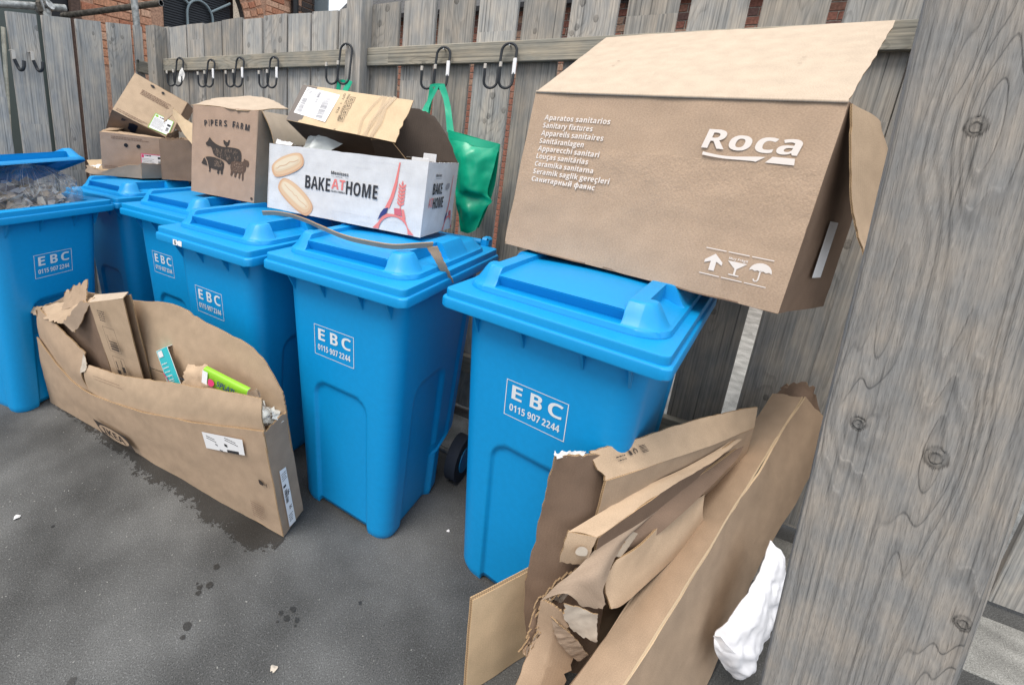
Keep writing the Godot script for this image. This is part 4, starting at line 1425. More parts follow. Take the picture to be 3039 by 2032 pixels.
func bread_print(c: Array) -> void:
	var f: Node3D = c[1]
	# pale timber look printed on the board: fine grey strokes
	var st := st_new()
	for k in 60:
		var x := rng.randf_range(-0.345, 0.25)
		var y := rng.randf_range(0.008, 0.255)
		var l := rng.randf_range(0.02, 0.10)
		p_line(st, [Vector2(x, y), Vector2(minf(x + l * 0.5, 0.34), y + rng.randf_range(-0.002, 0.002)), Vector2(minf(x + l, 0.345), y)], rng.randf_range(0.0003, 0.0008))
	print_on("timber_print", st, mat(lin(0.56, 0.56, 0.60), 0.8), f, Vector3(0, 0, 0.0020)).set_meta("kind", "stuff")
	var loaf := [Vector2(-0.085, -0.004), Vector2(-0.075, 0.022), Vector2(-0.03, 0.036), Vector2(0.03, 0.036), Vector2(0.075, 0.024), Vector2(0.086, 0.0), Vector2(0.074, -0.026), Vector2(0.03, -0.037), Vector2(-0.03, -0.037), Vector2(-0.074, -0.028)]
	var spots := [[Vector2(-0.256, 0.187), 0.40, 1.0], [Vector2(-0.208, 0.066), -0.55, 1.14]]
	for s in spots:
		for lay in 4:
			st = st_new()
			var k: float = [1.0, 0.90, 0.74, 0.66][lay]
			var off: Vector2 = [Vector2.ZERO, Vector2(0, 0.003), Vector2(-0.002, 0.005), Vector2(-0.004, 0.008)][lay]
			var pts := []
			for p in loaf:
				pts.append(Vector2(p.x * (k if lay < 2 else k * 1.12), p.y * (k if lay < 2 else k * 0.75)))
			blob(st, pts, 0.0, s[1], s[2], s[0] + off)
			print_on("bread_picture", st, [M.bread_crust, M.bread_mid, M.bread_pale, mat(lin(0.70, 0.59, 0.44), 0.8)][lay], f, Vector3(0, 0, 0.0026 + lay * 0.0004))
		st = st_new()
		var run := []
		for k in 12:
			run.append(Vector2(-0.062 + k * 0.0112, 0.004 + rng.randf_range(-0.003, 0.003)).rotated(s[1]) * s[2] + s[0])
		p_line(st, run, 0.0022)
		print_on("bread_picture", st, M.bread_crust, f, Vector3(0, 0, 0.0044))
	st = st_new()
	p_text(st, "BAKE", -0.162, 0.1075, 0.120, 0.050, true)
	p_text(st, "HOME", 0.031, 0.1085, 0.137, 0.050, true)
	print_on("lettering", st, M.print_black, f, Vector3(0, 0, 0.0026))
	st = st_new()
	p_text(st, "AT", -0.036, 0.121, 0.062, 0.038, true)
	print_on("lettering", st, M.print_coral, f, Vector3(0, 0, 0.0026))
	st = st_new()
	p_text(st, "FOLDE & FRENCH", -0.037, 0.1085, 0.064, 0.0072, true)
	p_text(st, "Menissez", -0.041, 0.1755, 0.079, 0.0125, true)
	p_rect(st, -0.041, 0.1685, -0.024, 0.1693)
	p_rect(st, 0.022, 0.1685, 0.038, 0.1693)
	p_small(st, -0.020, 0.168, 0.04, 1, 0.01, 0.0018)
	print_on("lettering", st, M.print_black, f, Vector3(0, 0, 0.0026))
	# half an iron tower with its arch, a band of three colours, an ear of wheat
	for side in 2:
		var parent: Node3D = f if side == 0 else c[2]
		var at := Vector3(0, 0, 0.0026) if side == 0 else Vector3(0.3575, 0, 0)
		var rot := Vector3.ZERO if side == 0 else Vector3(0, PI / 2, 0)
		var X := func(v: Vector2) -> Vector2:
			return v if side == 0 else Vector2((v.x - 0.16) * 0.62 + 0.196, v.y * 0.86)
		var P := func(s2: SurfaceTool, pts: Array) -> void:
			var o := PackedVector2Array()
			for p in pts:
				o.append(X.call(p))
			p_poly(s2, o)
		st = st_new()
		P.call(st, [Vector2(0.245, 0.250), Vector2(0.250, 0.250), Vector2(0.245, 0.175), Vector2(0.236, 0.125), Vector2(0.222, 0.084), Vector2(0.204, 0.084), Vector2(0.222, 0.125), Vector2(0.235, 0.18)])
		var arch := []
		for k in 13:
			var a := PI - PI * k / 12.0
			arch.append(Vector2(0.246 + cos(a) * 0.060, 0.003 + sin(a) * 0.054))
		var leg := arch.duplicate()
		leg.append_array([Vector2(0.330, 0.003), Vector2(0.305, 0.025), Vector2(0.288, 0.058), Vector2(0.2455, 0.066), Vector2(0.215, 0.064), Vector2(0.196, 0.05), Vector2(0.180, 0.025), Vector2(0.160, 0.003)])
		leg.reverse()
		P.call(st, leg)
		P.call(st, [Vector2(0.278, 0.060), Vector2(0.292, 0.056), Vector2(0.281, 0.088), Vector2(0.272, 0.088)])
		if side == 0:
			for k in 6:
				for sgn in [-1.0, 1.0]:
					var y := 0.098 + k * 0.0125
					P.call(st, [Vector2(0.2655, y), Vector2(0.2655 + sgn * 0.013, y + 0.008), Vector2(0.2655 + sgn * 0.014, y + 0.018), Vector2(0.2655 + sgn * 0.002, y + 0.009)])
			P.call(st, [Vector2(0.264, 0.072), Vector2(0.268, 0.072), Vector2(0.267, 0.178), Vector2(0.265, 0.178)])
			P.call(st, [Vector2(0.2655, 0.170), Vector2(0.270, 0.178), Vector2(0.2655, 0.190), Vector2(0.261, 0.178)])
		print_on("tower_print", st, M.print_coral, parent, at, rot)
		st = st_new()
		P.call(st, [Vector2(0.178, 0.034), Vector2(0.196, 0.052), Vector2(0.213, 0.064), Vector2(0.217, 0.086), Vector2(0.200, 0.080), Vector2(0.188, 0.062)])
		print_on("flag_print", st, M.print_navy, parent, at + (Vector3(0, 0, 0.0005) if side == 0 else Vector3(0.0005, 0, 0)), rot)
		st = st_new()
		P.call(st, [Vector2(0.2455, 0.066), Vector2(0.276, 0.064), Vector2(0.270, 0.090), Vector2(0.242, 0.088)])
		print_on("flag_print", st, M.print_rose, parent, at + (Vector3(0, 0, 0.0005) if side == 0 else Vector3(0.0005, 0, 0)), rot)
	var r: Node3D = c[2]
	var ar := Vector3(0.3575, 0, 0)
	var rr := Vector3(0, PI / 2, 0)
	st = st_new()
	p_text(st, "BAKE", 0.062, 0.148, 0.088, 0.040, true)
	p_text(st, "HOME", 0.075, 0.096, 0.100, 0.040, true)
	p_text(st, "Menissez", 0.076, 0.212, 0.055, 0.010, true)
	p_rect(st, 0.076, 0.205, 0.13, 0.2058)
	print_on("lettering", st, M.print_black, r, ar, rr)
	st = st_new()
	p_text(st, "AT", 0.036, 0.103, 0.036, 0.033, true)
	print_on("lettering", st, M.print_coral, r, ar, rr)
	st = st_new()
	p_poly(st, curve2([Vector2(0.186, 0.163), Vector2(0.212, 0.163), Vector2(0.222, 0.170), Vector2(0.222, 0.184), Vector2(0.198, 0.185), Vector2(0.186, 0.178)], 3))
	print_on("hand_hole", st, M.print_grey, r, ar, rr)

func farm_print(f: Node3D) -> void:
	var st := st_new()
	var word := "PIPERS FARM"
	var xs := [-0.125, -0.097, -0.083, -0.055, -0.027, 0.004, 0.0, 0.058, 0.080, 0.108, 0.136]
	for i in word.length():
		if word[i] == " ":
			continue
		var x: float = xs[i]
		var k := (x - 0.01) / 0.15
		p_text(st, word[i], x, 0.333 - 0.010 * k * k, 0.0055 if word[i] == "I" else 0.0175 if word[i] != "M" else 0.026, 0.028, true, 0.0, -k * 0.12)
	print_on("lettering", st, M.print_black, f, Vector3(0, 0, 0.0024))
	var cow := [Vector2(-0.108, 0.236), Vector2(-0.112, 0.247), Vector2(-0.100, 0.256), Vector2(-0.088, 0.274), Vector2(-0.080, 0.268), Vector2(-0.066, 0.258), Vector2(-0.04, 0.246), Vector2(0.0, 0.238), Vector2(0.05, 0.240), Vector2(0.095, 0.238), Vector2(0.115, 0.228), Vector2(0.122, 0.20), Vector2(0.118, 0.165), Vector2(0.106, 0.163), Vector2(0.10, 0.18), Vector2(0.07, 0.172), Vector2(0.045, 0.16), Vector2(0.02, 0.175), Vector2(-0.03, 0.186), Vector2(-0.058, 0.198), Vector2(-0.070, 0.222), Vector2(-0.084, 0.234), Vector2(-0.096, 0.234)]
	var pig := [Vector2(-0.138, 0.147), Vector2(-0.130, 0.160), Vector2(-0.122, 0.172), Vector2(-0.10, 0.182), Vector2(-0.06, 0.184), Vector2(-0.02, 0.178), Vector2(0.008, 0.168), Vector2(0.013, 0.15), Vector2(0.008, 0.128), Vector2(0.004, 0.110), Vector2(-0.006, 0.110), Vector2(-0.008, 0.126), Vector2(-0.016, 0.126), Vector2(-0.020, 0.109), Vector2(-0.030, 0.110), Vector2(-0.030, 0.126), Vector2(-0.06, 0.128), Vector2(-0.076, 0.132), Vector2(-0.077, 0.114), Vector2(-0.087, 0.114), Vector2(-0.088, 0.136), Vector2(-0.105, 0.140), Vector2(-0.122, 0.143)]
	var sheep := [Vector2(0.056, 0.150), Vector2(0.062, 0.172), Vector2(0.085, 0.180), Vector2(0.12, 0.180), Vector2(0.136, 0.184), Vector2(0.140, 0.196), Vector2(0.152, 0.192), Vector2(0.168, 0.188), Vector2(0.172, 0.170), Vector2(0.163, 0.160), Vector2(0.156, 0.164), Vector2(0.152, 0.142), Vector2(0.142, 0.130), Vector2(0.141, 0.098), Vector2(0.132, 0.098), Vector2(0.130, 0.128), Vector2(0.122, 0.126), Vector2(0.118, 0.104), Vector2(0.110, 0.104), Vector2(0.110, 0.126), Vector2(0.098, 0.126), Vector2(0.092, 0.106), Vector2(0.083, 0.108), Vector2(0.084, 0.126), Vector2(0.074, 0.124), Vector2(0.066, 0.110), Vector2(0.058, 0.112), Vector2(0.060, 0.132)]
	var hen := [Vector2(0.004, 0.266), Vector2(0.010, 0.270), Vector2(0.020, 0.264), Vector2(0.032, 0.262), Vector2(0.038, 0.272), Vector2(0.046, 0.272), Vector2(0.042, 0.262), Vector2(0.038, 0.250), Vector2(0.028, 0.243), Vector2(0.027, 0.234), Vector2(0.022, 0.234), Vector2(0.021, 0.243), Vector2(0.010, 0.250)]
	var lay := 0
	for a in [["cow_print", cow, M.print_dark], ["hen_print", hen, M.print_dark], ["pig_print", pig, M.print_dark], ["sheep_print", sheep, M.print_brown]]:
		st = st_new()
		p_poly(st, curve2(a[1], 3))
		print_on(a[0], st, a[2], f, Vector3(0, 0, 0.0024 + 0.0003 * lay))
		lay += 1
	# engraved hatching: coat patches, the pig's pale saddle, fleece strokes
	st = st_new()
	for k in 70:
		var x := rng.randf_range(-0.055, 0.105)
		var y := rng.randf_range(0.185, 0.232)
		p_line(st, [Vector2(x, y), Vector2(x + rng.randf_range(-0.004, 0.004), y - rng.randf_range(0.006, 0.014))], 0.0009)
	for k in 40:
		var x := rng.randf_range(-0.05, -0.0)
		var y := rng.randf_range(0.142, 0.172)
		p_line(st, [Vector2(x, y), Vector2(x + 0.006, y - 0.004)], 0.0011)
	p_line(st, [Vector2(-0.112, 0.176), Vector2(-0.099, 0.160), Vector2(-0.090, 0.135), Vector2(-0.084, 0.116)], 0.0055)
	for k in 60:
		var x := rng.randf_range(0.066, 0.132)
		var y := rng.randf_range(0.132, 0.174)
		p_line(st, [Vector2(x, y), Vector2(x + 0.004, y + 0.003)], 0.0010)
	print_on("engraving", st, M.kraft_pink, f, Vector3(0, 0, 0.0040)).set_meta("kind", "stuff")
	st = st_new()
	p_poly(st, curve2([Vector2(0.188, 0.020), Vector2(0.196, 0.026), Vector2(0.202, 0.020), Vector2(0.196, 0.012)], 4))
	print_on("small_mark", st, M.print_dark, f, Vector3(0, 0, 0.0024))

func corner_boxes() -> void:
	# torn tray lying on the corner bins
	var t := thing("torn_tray", "torn shallow cardboard tray under the produce boxes, one end ripped white", "cardboard tray")
	part("front_edge", sheet([[Vector3(-3.20, 1.105, -1.50), Vector3(-3.077, 1.101, -1.485), Vector3(-2.92, 1.104, -1.51), Vector3(-2.727, 1.103, -1.588)], [Vector3(-3.21, 1.155, -1.515), Vector3(-2.99, 1.132, -1.495), Vector3(-2.85, 1.165, -1.52), Vector3(-2.722, 1.197, -1.585)]], 26, 6, 0.005, {"amp": 0.008, "seed": 90, "torn": [0.02, 0, 0, 0.018]}), card("kraft_grey", "kraft_pale"), t)
	var sd := part("side_edge", sheet([[Vector3(-2.727, 1.103, -1.588), Vector3(-2.69, 1.103, -1.73), Vector3(-2.64, 1.105, -1.90)], [Vector3(-2.715, 1.20, -1.585), Vector3(-2.675, 1.19, -1.73), Vector3(-2.62, 1.185, -1.90)]], 20, 6, 0.005, {"amp": 0.005, "seed": 91, "torn": [0, 0, 0, 0.004]}), card("kraft_grey", "kraft_pale"), t)
	part("floor", sheet([[Vector3(-3.19, 1.106, -1.51), Vector3(-2.735, 1.106, -1.595)], [Vector3(-3.10, 1.106, -1.96), Vector3(-2.645, 1.106, -1.92)]], 12, 10, 0.004, {"amp": 0.002, "seed": 92}), card("kraft", "kraft"), t)
	part("back_edge", sheet([[Vector3(-2.66, 1.107, -1.93), Vector3(-3.14, 1.107, -1.97)], [Vector3(-2.66, 1.17, -1.96), Vector3(-3.15, 1.20, -1.99)]], 12, 6, 0.004, {"amp": 0.003, "seed": 93, "torn": [0, 0, 0, 0.01]}), card("kraft_mid", "kraft_mid"), t)
	part("left_edge", sheet([[Vector3(-3.12, 1.107, -1.96), Vector3(-3.20, 1.106, -1.54)], [Vector3(-3.22, 1.20, -1.95), Vector3(-3.30, 1.17, -1.56)]], 12, 6, 0.004, {"amp": 0.006, "seed": 94, "torn": [0, 0, 0, 0.02]}), card("kraft_mid", "kraft_tan"), t)
	part("ripped_liner", sheet([[Vector3(-3.215, 1.155, -1.53), Vector3(-3.12, 1.128, -1.53)], [Vector3(-3.22, 1.13, -1.57), Vector3(-3.10, 1.175, -1.59)]], 14, 10, 0.001, {"amp": 0.02, "freq": 12.0, "seed": 95, "torn": [0.01, 0.01, 0.01, 0.01]}), [M.white_paper, M.white_paper, M.white_paper], t)
	var st := st_new()
	for k in 2:
		var y := 1.175 - k * 0.045
		for s in 2:
			quad(st, Vector3(-2.695 + 0.003, y - 0.022, -1.715), Vector3(-2.655 + 0.003, y - 0.022, -1.86), Vector3(-2.650 + 0.003, y - 0.004, -1.86), Vector3(-2.690 + 0.003, y - 0.004, -1.715))
			break
	part("dark_print", done(st), M.print_faint, sd, Vector3(0.012, 0, 0.0))
	# lower produce box
	var c := carton("produce_box", "low brown produce box with two round holes and a pink-edged label", Vector3(-2.876, 1.128, -1.632), Vector3(0.1083, 0.7165, -0.0599), 0.3658, 0.2267, 0.3257, {"mats": {-1: ["kraft_pink", "kraft"], 1: ["kraft_dark", "kraft"]}, "amp": 0.004, "seed": 100, "group": "brown produce boxes in the fence corner"})
	st = st_new()
	for x in [-0.039, 0.031]:
		p_disc(st, Vector2(x, 0.162), 0.012)
	print_on("hand_hole", st, M.frame_black, c[1], Vector3(0, 0, 0.003))
	st = st_new()
	p_rect(st, 0.043, 0.055, 0.160, 0.122)
	var lb := print_on("label", st, M.label_white, c[1], Vector3(0, 0, 0.003))
	st = st_new()
	p_rect(st, 0.043, 0.118, 0.160, 0.122)
	p_rect(st, 0.043, 0.055, 0.046, 0.118)
	p_rect(st, 0.048, 0.098, 0.060, 0.116)
	print_on("label_print", st, M.print_pink, lb, Vector3(0, 0, 0.0008))
	st = st_new()
	p_small(st, 0.064, 0.108, 0.05, 1, 0.01, 0.006)
	p_small(st, 0.050, 0.090, 0.07, 4, 0.009, 0.002)
	p_rect(st, 0.140, 0.096, 0.157, 0.108)
	p_bars(st, 0.142, 0.062, 0.014, 0.02, 6)
	print_on("label_print", st, M.print_black, lb, Vector3(0, 0, 0.0008))
	st = st_new()
	p_small(st, -0.12, 0.205, 0.24, 2, 0.010, 0.005)
	p_small(st, -0.17, 0.022, 0.12, 2, 0.010, 0.004)
	print_on("small_print", st, M.print_faint, c[1], Vector3(0, 0, 0.003))
	flap(c[0], [[Vector3(-0.18, 0.227, -0.004), Vector3(0.18, 0.227, -0.004)], [Vector3(-0.17, 0.235, -0.06), Vector3(0.16, 0.222, -0.07)]], "kraft", "kraft_dark", {"amp": 0.006, "seed": 104, "torn": [0, 0, 0, 0.012]}, "top_flap")
	flap(c[0], [[Vector3(-0.182, 0.228, -0.03), Vector3(-0.182, 0.228, -0.30)], [Vector3(-0.10, 0.238, -0.04), Vector3(-0.09, 0.245, -0.28)]], "green_flap", "kraft", {"amp": 0.006, "seed": 105}, "green_flap")
	flap(c[0], [[Vector3(0.184, 0.227, -0.02), Vector3(0.184, 0.227, -0.31)], [Vector3(0.196, 0.262, -0.02), Vector3(0.20, 0.255, -0.31)]], "kraft_grey", "kraft", {"amp": 0.006, "seed": 106, "torn": [0, 0, 0, 0.01]}, "end_flap")
	# tipped produce box on top
	c = carton("produce_box", "brown produce box tipped up against the corner post with a green-edged label", Vector3(-2.858, 1.418, -1.69), Vector3(-0.539, 1.3116, -0.5715), 0.340, 0.332, 0.229, {"mats": {0: ["kraft_mid", "kraft"], -1: ["kraft_dark", "kraft"]}, "amp": 0.004, "seed": 110, "group": "brown produce boxes in the fence corner"})
	st = st_new()
	p_poly(st, PackedVector2Array([Vector2(0.036, 0.004), Vector2(0.154, 0.016), Vector2(0.147, 0.134), Vector2(0.036, 0.126)]))
	lb = print_on("label", st, M.label_white, c[1], Vector3(0, 0, 0.003))
	st = st_new()
	p_line(st, [Vector2(0.036, 0.004), Vector2(0.154, 0.016), Vector2(0.147, 0.134), Vector2(0.036, 0.126), Vector2(0.036, 0.004)], 0.0035)
	p_poly(st, curve2([Vector2(0.040, 0.112), Vector2(0.050, 0.122), Vector2(0.060, 0.112), Vector2(0.050, 0.103)], 4))
	print_on("label_print", st, M.lime, lb, Vector3(0, 0, 0.0008))
	st = st_new()
	p_small(st, 0.066, 0.110, 0.05, 1, 0.01, 0.007)
	p_small(st, 0.042, 0.094, 0.075, 9, 0.0085, 0.0022)
	p_rect(st, 0.122, 0.080, 0.143, 0.096)
	p_bars(st, 0.126, 0.040, 0.015, 0.03, 7, false)
	print_on("label_print", st, M.print_black, lb, Vector3(0, 0, 0.0008))
	st = st_new()
	p_small(st, -0.09, 0.236, 0.21, 4, 0.011, 0.006)
	p_small(st, -0.155, 0.020, 0.19, 2, 0.011, 0.005)
	print_on("small_print", st, M.print_faint, c[1], Vector3(0, 0, 0.003))
	st = st_new()
	p_poly(st, curve2([Vector2(-0.066, 0.306), Vector2(-0.05, 0.314), Vector2(-0.036, 0.304), Vector2(-0.048, 0.295)], 4))
	p_poly(st, curve2([Vector2(0.008, 0.300), Vector2(0.02, 0.308), Vector2(0.028, 0.296), Vector2(0.016, 0.288)], 4))
	print_on("hand_hole", st, M.frame_black, c[1], Vector3(0, 0, 0.003))
	st = st_new()
	p_rect(st, 0.0, 0.0, 0.095, 0.16)
	part("dark_tape", st.commit(), M.navy_tape, c[0], Vector3(0.06 - 0.17, -0.0009, -0.19), Vector3(PI / 2, 0, 0))
	flap(c[0], [[Vector3(0.17, 0.10, -0.01), Vector3(0.17, 0.335, -0.01)], [Vector3(0.215, 0.11, -0.03), Vector3(0.225, 0.335, -0.04)]], "kraft", "kraft_dark", {"amp": 0.004, "seed": 114, "torn": [0, 0, 0, 0.004]}, "end_flap")
	flap(c[0], [[Vector3(-0.17, 0.334, -0.004), Vector3(0.17, 0.334, -0.004)], [Vector3(-0.17, 0.346, -0.03), Vector3(0.16, 0.34, -0.04)]], "kraft_mid", "kraft", {"amp": 0.003, "seed": 115, "torn": [0, 0, 0, 0.004]}, "top_flap")
	# third one behind, with a bent flap
	c = carton("produce_box", "brown produce box behind the farm animal carton with a bent pale flap", Vector3(-2.43, 1.112, -1.70), Vector3(0.02, 0.45, 0.0), 0.34, 0.24, 0.26, {"mats": {-1: ["kraft_dark", "kraft"]}, "amp": 0.004, "seed": 120, "torn": 0.01, "group": "brown produce boxes in the fence corner"})
	var inv: Transform3D = c[0].transform.affine_inverse()
	flap(c[0], [[inv * Vector3(-2.585, 1.487, -1.72), inv * Vector3(-2.40, 1.385, -1.66), inv * Vector3(-2.27, 1.330, -1.62)], [inv * Vector3(-2.575, 1.525, -1.72), inv * Vector3(-2.44, 1.475, -1.69), inv * Vector3(-2.28, 1.432, -1.66)]], "kraft_tan", "kraft_dark", {"amp": 0.006, "seed": 124, "torn": [0.01, 0, 0, 0.004]}, "bent_flap")
	flap(c[0], [[inv * Vector3(-2.665, 1.44, -1.71), inv * Vector3(-2.585, 1.487, -1.72)], [inv * Vector3(-2.67, 1.51, -1.72), inv * Vector3(-2.575, 1.527, -1.72)]], "kraft_mid", "kraft_dark", {"amp": 0.008, "seed": 125, "torn": [0.01, 0, 0, 0]}, "bent_flap")

func long_carton() -> void:
	var b := thing("long_carton", "long flat furniture carton standing open on the asphalt, holding other rubbish", "cardboard box", Vector3(-1.7552, 0.0, -0.9483), Vector3(0.1837, 0.0528, 0.0055))
	var D := 0.113
	# front: lower panel and the flap above the long crease, bent back
	var fp := part("front_panel", sheet([[Vector3(-0.785, 0.0, 0), Vector3(-0.40, 0.0, 0), Vector3(0, 0.0, 0.004), Vector3(0.40, 0.0, 0.004), Vector3(0.785, 0.0, 0)], [Vector3(-0.745, 0.20, -0.006), Vector3(-0.42, 0.16, 0.006), Vector3(0, 0.17, 0.012), Vector3(0.40, 0.22, 0.010), Vector3(0.785, 0.26, 0)], [Vector3(-0.69, 0.42, -0.02), Vector3(-0.42, 0.26, 0.002), Vector3(-0.02, 0.293, 0.014), Vector3(0.40, 0.393, 0.012), Vector3(0.787, 0.505, 0)]], 44, 16, 0.005, {"amp": 0.006, "seed": 130}), card("kraft", "kraft_mid"), b)
	part("front_flap", sheet([[Vector3(-0.33, 0.250, -0.001), Vector3(-0.02, 0.270, 0.006), Vector3(0.40, 0.368, 0.004), Vector3(0.787, 0.480, -0.008)], [Vector3(-0.30, 0.36, -0.004), Vector3(-0.02, 0.37, 0.0), Vector3(0.42, 0.47, 0.0), Vector3(0.788, 0.57, -0.006)], [Vector3(-0.275, 0.398, -0.022), Vector3(0.00, 0.440, -0.016), Vector3(0.44, 0.553, -0.014), Vector3(0.79, 0.627, -0.018)]], 40, 10, 0.005, {"amp": 0.006, "seed": 131, "torn": [0, 0.003, 0, 0.005]}), card("kraft_mid", "kraft_mid"), b)
	part("front_flap", sheet([[Vector3(-0.695, 0.385, -0.027), Vector3(-0.52, 0.275, -0.008), Vector3(-0.31, 0.245, -0.002)], [Vector3(-0.675, 0.50, -0.035), Vector3(-0.50, 0.42, -0.018), Vector3(-0.325, 0.335, -0.002)], [Vector3(-0.655, 0.583, -0.05), Vector3(-0.46, 0.512, -0.04), Vector3(-0.285, 0.452, -0.03)]], 24, 10, 0.005, {"amp": 0.005, "seed": 132, "torn": [0.004, 0.004, 0, 0.005]}), card("kraft", "kraft_mid"), b)
	part("torn_edge", sheet([[Vector3(-0.325, 0.352, 0.004), Vector3(-0.275, 0.375, -0.006)], [Vector3(-0.292, 0.45, -0.024), Vector3(-0.268, 0.40, -0.016)]], 8, 8, 0.002, {"amp": 0.008, "freq": 14.0, "seed": 133, "torn": [0, 0.01, 0, 0]}), card("torn_paper", "kraft"), b)
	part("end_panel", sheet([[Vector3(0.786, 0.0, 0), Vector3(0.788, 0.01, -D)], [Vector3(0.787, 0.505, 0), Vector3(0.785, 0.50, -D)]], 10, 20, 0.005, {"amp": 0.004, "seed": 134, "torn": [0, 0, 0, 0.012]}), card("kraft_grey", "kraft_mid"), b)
	part("back_panel", sheet([[Vector3(0.785, 0.01, -D), Vector3(0, 0.01, -D), Vector3(-0.785, 0.01, -D)], [Vector3(0.785, 0.47, -D), Vector3(0, 0.42, -D), Vector3(-0.70, 0.42, -D)]], 30, 12, 0.005, {"amp": 0.004, "seed": 135}), card("kraft", "kraft_mid"), b)
	part("back_flap", sheet([[Vector3(0.785, 0.468, -D), Vector3(0.60, 0.46, -D), Vector3(0.38, 0.45, -D), Vector3(0.20, 0.44, -D), Vector3(0, 0.43, -D), Vector3(-0.36, 0.42, -D), Vector3(-0.70, 0.42, -D)], [Vector3(0.789, 0.52, -D), Vector3(0.62, 0.58, -D - 0.01), Vector3(0.38, 0.60, -D - 0.02), Vector3(0.20, 0.60, -D - 0.02), Vector3(0, 0.58, -D - 0.015), Vector3(-0.36, 0.56, -D), Vector3(-0.69, 0.50, -D)], [Vector3(0.787, 0.575, -D - 0.002), Vector3(0.660, 0.700, -D - 0.02), Vector3(0.385, 0.733, -D - 0.04), Vector3(0.262, 0.762, -D - 0.04), Vector3(0, 0.730, -D - 0.03), Vector3(-0.36, 0.690, -D - 0.01), Vector3(-0.66, 0.565, -D)]], 48, 14, 0.005, {"amp": 0.005, "seed": 136, "torn": [0.01, 0.0, 0, 0.006]}), card("kraft_mid", "kraft_mid"), b)
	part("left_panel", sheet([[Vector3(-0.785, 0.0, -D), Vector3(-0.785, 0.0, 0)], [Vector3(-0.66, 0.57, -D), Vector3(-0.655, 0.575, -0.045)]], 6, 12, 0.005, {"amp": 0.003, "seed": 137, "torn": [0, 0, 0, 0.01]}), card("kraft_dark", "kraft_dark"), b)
	part("base_panel", sheet([[Vector3(-0.785, 0.004, -D), Vector3(0.785, 0.012, -D)], [Vector3(-0.785, 0.001, 0), Vector3(0.785, 0.001, 0)]], 20, 4, 0.003, {"amp": 0.0}), card("kraft", "kraft"), b)
	# print
	var st := st_new()
	var G := 0.022
	p_poly(st, PackedVector2Array([Vector2(-0.305, 0.118), Vector2(-0.062, 0.118), Vector2(-0.022, 0.046), Vector2(-0.262, 0.042)]))
	print_on("logo_block", st, M.print_dark, fp, Vector3(0, 0, G), Vector3(0.02, 0, 0))
	st = st_new()
	var oval := PackedVector2Array()
	for k in 28:
		oval.append(Vector2(-0.163 + cos(TAU * k / 28.0) * 0.108 + sin(TAU * k / 28.0) * -0.012, 0.081 + sin(TAU * k / 28.0) * 0.033))
	p_poly(st, oval)
	print_on("logo_oval", st, M.kraft, fp, Vector3(0, 0, G + 0.0009), Vector3(0.02, 0, 0))
	st = st_new()
	p_text(st, "IKEA", -0.240, 0.063, 0.155, 0.036, true, -0.35)
	print_on("logo_lettering", st, M.print_dark, fp, Vector3(0, 0, G + 0.0018), Vector3(0.02, 0, 0))
	st = st_new()
	p_poly(st, PackedVector2Array([Vector2(0.482, 0.302), Vector2(0.688, 0.366), Vector2(0.692, 0.439), Vector2(0.479, 0.379)]))
	var lb := print_on("label", st, M.label_white, fp, Vector3(0, 0, 0.013))
	st = st_new()
	p_text(st, "Oo", 0.542, 0.345, 0.012, 0.009, true)
	p_text(st, "OR", 0.560, 0.326, 0.016, 0.009, true)
	p_poly(st, PackedVector2Array([Vector2(0.600, 0.338), Vector2(0.660, 0.357), Vector2(0.660, 0.370), Vector2(0.600, 0.351)]))
	p_rect(st, 0.592, 0.364, 0.606, 0.376)
	p_small(st, 0.500, 0.370, 0.06, 2, 0.010, 0.003)
	p_small(st, 0.600, 0.405, 0.07, 2, 0.010, 0.003)
	print_on("label_print", st, M.print_black, lb, Vector3(0, 0, 0.001))
	st = st_new()
	# fragile glass lying on its side
	p_poly(st, curve2([Vector2(0.722, 0.252), Vector2(0.724, 0.264), Vector2(0.738, 0.262), Vector2(0.744, 0.253), Vector2(0.740, 0.244), Vector2(0.726, 0.242)], 4))
	p_rect(st, 0.743, 0.251, 0.758, 0.2535)
	p_rect(st, 0.757, 0.243, 0.760, 0.262)
	print_on("handling_mark", st, M.print_dark, fp, Vector3(0, 0, 0.006))
	st = st_new()
	p_small(st, 0.66, 0.125, 0.07, 7, 0.012, 0.004)
	print_on("small_print", st, M.print_faint, fp, Vector3(0, 0, 0.010))
	st = st_new()
	p_small(st, -0.15, 0.405, 0.24, 2, 0.016, 0.003)
	print_on("small_print", st, M.print_faint, fp, Vector3(0, 0, 0.010), Vector3(0, 0, 0.10))
	var ep: Node3D = b.get_node("end_panel")
	st = st_new()
	p_poly(st, PackedVector2Array([Vector2(0.031, 0.300), Vector2(0.031, 0.018), Vector2(0.066, 0.010), Vector2(0.062, 0.290)]))
	lb = print_on("barcode_label", st, M.label_white, ep, Vector3(0.7915, 0, 0), Vector3(0, PI / 2, 0))
	st = st_new()
	p_bars(st, 0.036, 0.135, 0.013, 0.065, 14, false)
	p_text(st, "F", 0.051, 0.165, 0.009, 0.022, true)
	p_rect(st, 0.035, 0.212, 0.048, 0.222)
	p_text(st, "DC", 0.046, 0.095, 0.014, 0.016, true)
	p_small(st, 0.036, 0.275, 0.024, 4, 0.010, 0.003)
	p_small(st, 0.037, 0.07, 0.022, 4, 0.010, 0.003)
	print_on("label_print", st, M.print_black, lb, Vector3(0, 0, 0.001))
	# ---- what lies inside
	var W := func(p: Vector3) -> Vector3: return b.transform * p
	var k := thing("upright_carton", "brown carton with black packing marks standing upright inside the long open carton", "cardboard box", b.transform * Vector3(-0.005, 0.09, -0.066))
	k.basis = b.basis * Basis(Vector3.BACK, -0.02)
